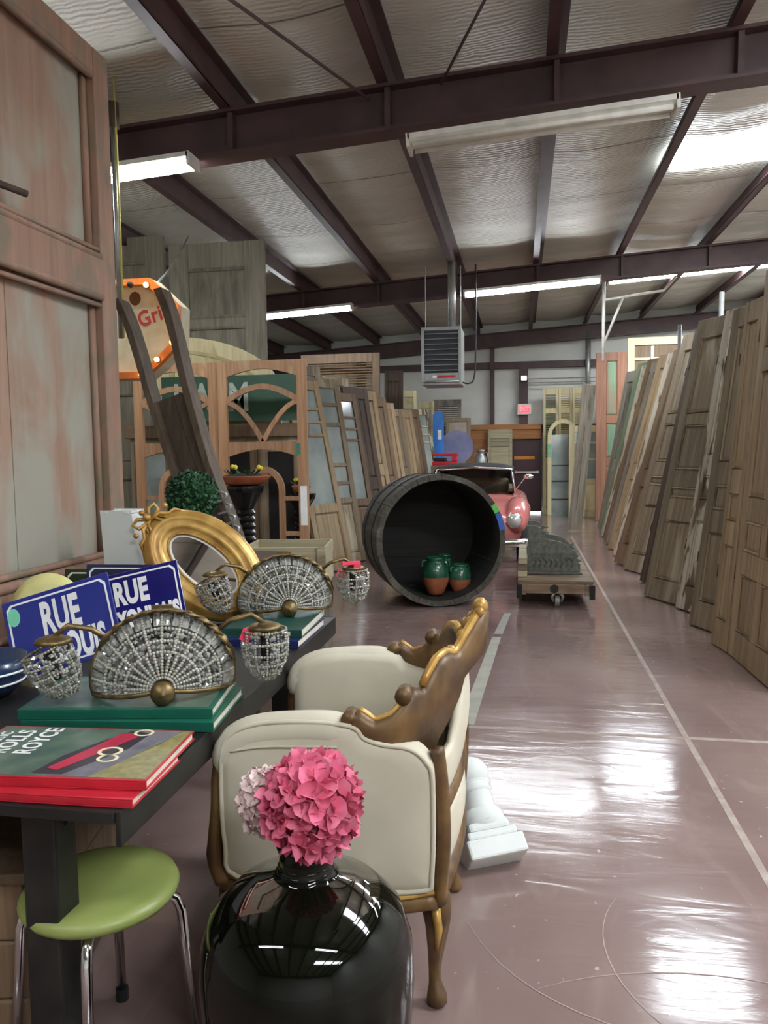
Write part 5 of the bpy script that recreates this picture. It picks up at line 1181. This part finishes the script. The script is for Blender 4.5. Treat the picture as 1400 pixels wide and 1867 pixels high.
# shutters, arched frame and doors by the far end on the right
GS = 'shutters and doors at the far end'
for i, (x, w_, lab) in enumerate(((.49, .33, 'cream louvred shutter with green lower half, beside the maroon door'), (.83, .30, 'cream louvred shutter, middle of the three by the far wall'), (1.14, .30, 'cream louvred shutter partly covered by the grey plank'))):
    lean_door('louvred_shutter', lab, x, 17.75, 0, 4, w_, 2.86, w_cream, [(.05, .40, 'panel'), (.45, .80, 'louver'), (.84, .95, 'louver')], sw=.055, th=.04, pmat=w_green if i == 0 else None, group=GS)
t = thing('arched_window_frame', 'cream arched frame with mint traces standing before the shutters', 'window frame', (.86, 17.45, 0), (radians(-3), 0, 0), GS)
ar = [(-.28, 0.003), (-.28, 1.3), (-.28, 1.75)] + [(.05 - .33 * cos(radians(a)), 1.78 + .36 * sin(radians(a))) for a in range(12, 169, 12)] + [(.38, 1.75), (.38, 1.3), (.38, .003)]
obj('arch_frame', MB().band(off(ar, .0), off(ar, -.085), 'y', 0, .05), w_cream, t); obj('green_patch', MB().b2(-.275, -.20, -.003, 0, 1.3, 1.6), plain('mint_paint', (136, 190, 150), .6), t)
for z in (.35, .75, 1.1): obj('bar', MB().b2(-.195, .295, .01, .04, z, z + .03), w_dark, t)
obj('pane', MB().b2(-.195, .295, .022, .028, .0, 1.8), m_pane, t)
lean_door('reclaimed_door', 'cream half-glazed door with one bright pane by the far wall', 1.02, 17.1, 0, 3, .72, 1.98, w_cream, [(.06, .36, 'panel'), (.42, .62, 'glass'), (.64, .80, 'glass'), (.82, .93, 'glass')], sw=.12, group=GS)
t = thing('grey_plank', 'tall weathered grey plank leaning across the cream shutters', 'plank', (.84, 14.25, .003), (radians(-2), radians(5.2), 0))
obj('board', MB().b2(0, .24, 0, .04, .022, 2.66), w_grey, t, bevel=.006); obj('crack', MB().b2(.11, .116, -.001, .0, .4, 1.9), m_dark, t)
lean_door('carved_door', 'reddish brown door with a green carved panel behind the right row', 1.50, 16.2, 0, 2, .62, 3.42, wood('red_brown', (122, 82, 60), (154, 108, 82), 'z'), [(.05, .33, 'panel'), (.38, .58, 'panel'), (.63, .95, 'panel')], sw=.2, pmat=w_green, group=GS)
t = thing('cream_window_frame', 'large cream window frame standing high behind the right row', 'window frame', (2.12, 16.3, 0), (radians(-1), 0, 0), GS)
obj('outer_frame', MB().band([(0, .003), (1.1, .003), (1.1, 3.70), (0, 3.70)], [(.13, .2), (.97, .2), (.97, 3.55), (.13, 3.55)], 'y', 0, .06, True), w_cream, t)
for z in (1.4, 2.4, 3.25): obj('bar', MB().b2(.13, .97, .01, .05, z, z + .05), w_cream, t)
obj('backboard', MB().b2(.12, .98, .03, .05, .2, 3.55), w_brown, t)
# rack the right row leans on
t = thing('pipe_rack', 'steel pipe rack that the row of doors on the right leans against', 'rack', (2.31, 4.8, 0))
for x, y in ((.03, 2.6), (.03, 5.2), (.03, 7.7), (.03, 10.2)): obj('upright', MB().tube([(x + .035, y, 0), (x + .035, y, 3.35)], .03, 8), m_galv, t, smooth=True)
obj('top_rail', MB().tube([(-.0, 2.5, 2.62), (.0, 10.3, 2.62)], .024, 8), m_galv, t, smooth=True)
t = thing('short_rack', 'short steel support behind the wide panelled door on the right', 'rack', (1.84, 4.85, 0))
obj('upright', MB().tube([(.035, 0, 0), (.035, 0, 2.9)], .03, 8), m_galv, t, smooth=True); obj('upright', MB().tube([(.035, .95, 0), (.035, .95, 2.9)], .03, 8), m_galv, t, smooth=True)
obj('top_rail', MB().tube([(-.02, -.05, 2.2), (-.02, 1.0, 2.2)], .024, 8), m_galv, t, smooth=True)
t = thing('pipe_hanger', 'white painted pipe frame hanging under the roof over the right row', 'pipe frame', (1.30, 13.0, 2.9))
obj('drop_pipe', MB().tube([(0, 0, 0), (0, 0, 1.3)], .025, 8), m_white_metal, t, smooth=True)
obj('cross_pipe', MB().tube([(0, 0, .96), (.92, 0, 1.07), (1.1, 0, 1.28)], .02, 8), m_white_metal, t, smooth=True); obj('brace_pipe', MB().tube([(.02, 0, .3), (.3, 0, 1.0)], .02, 8), m_white_metal, t, smooth=True)
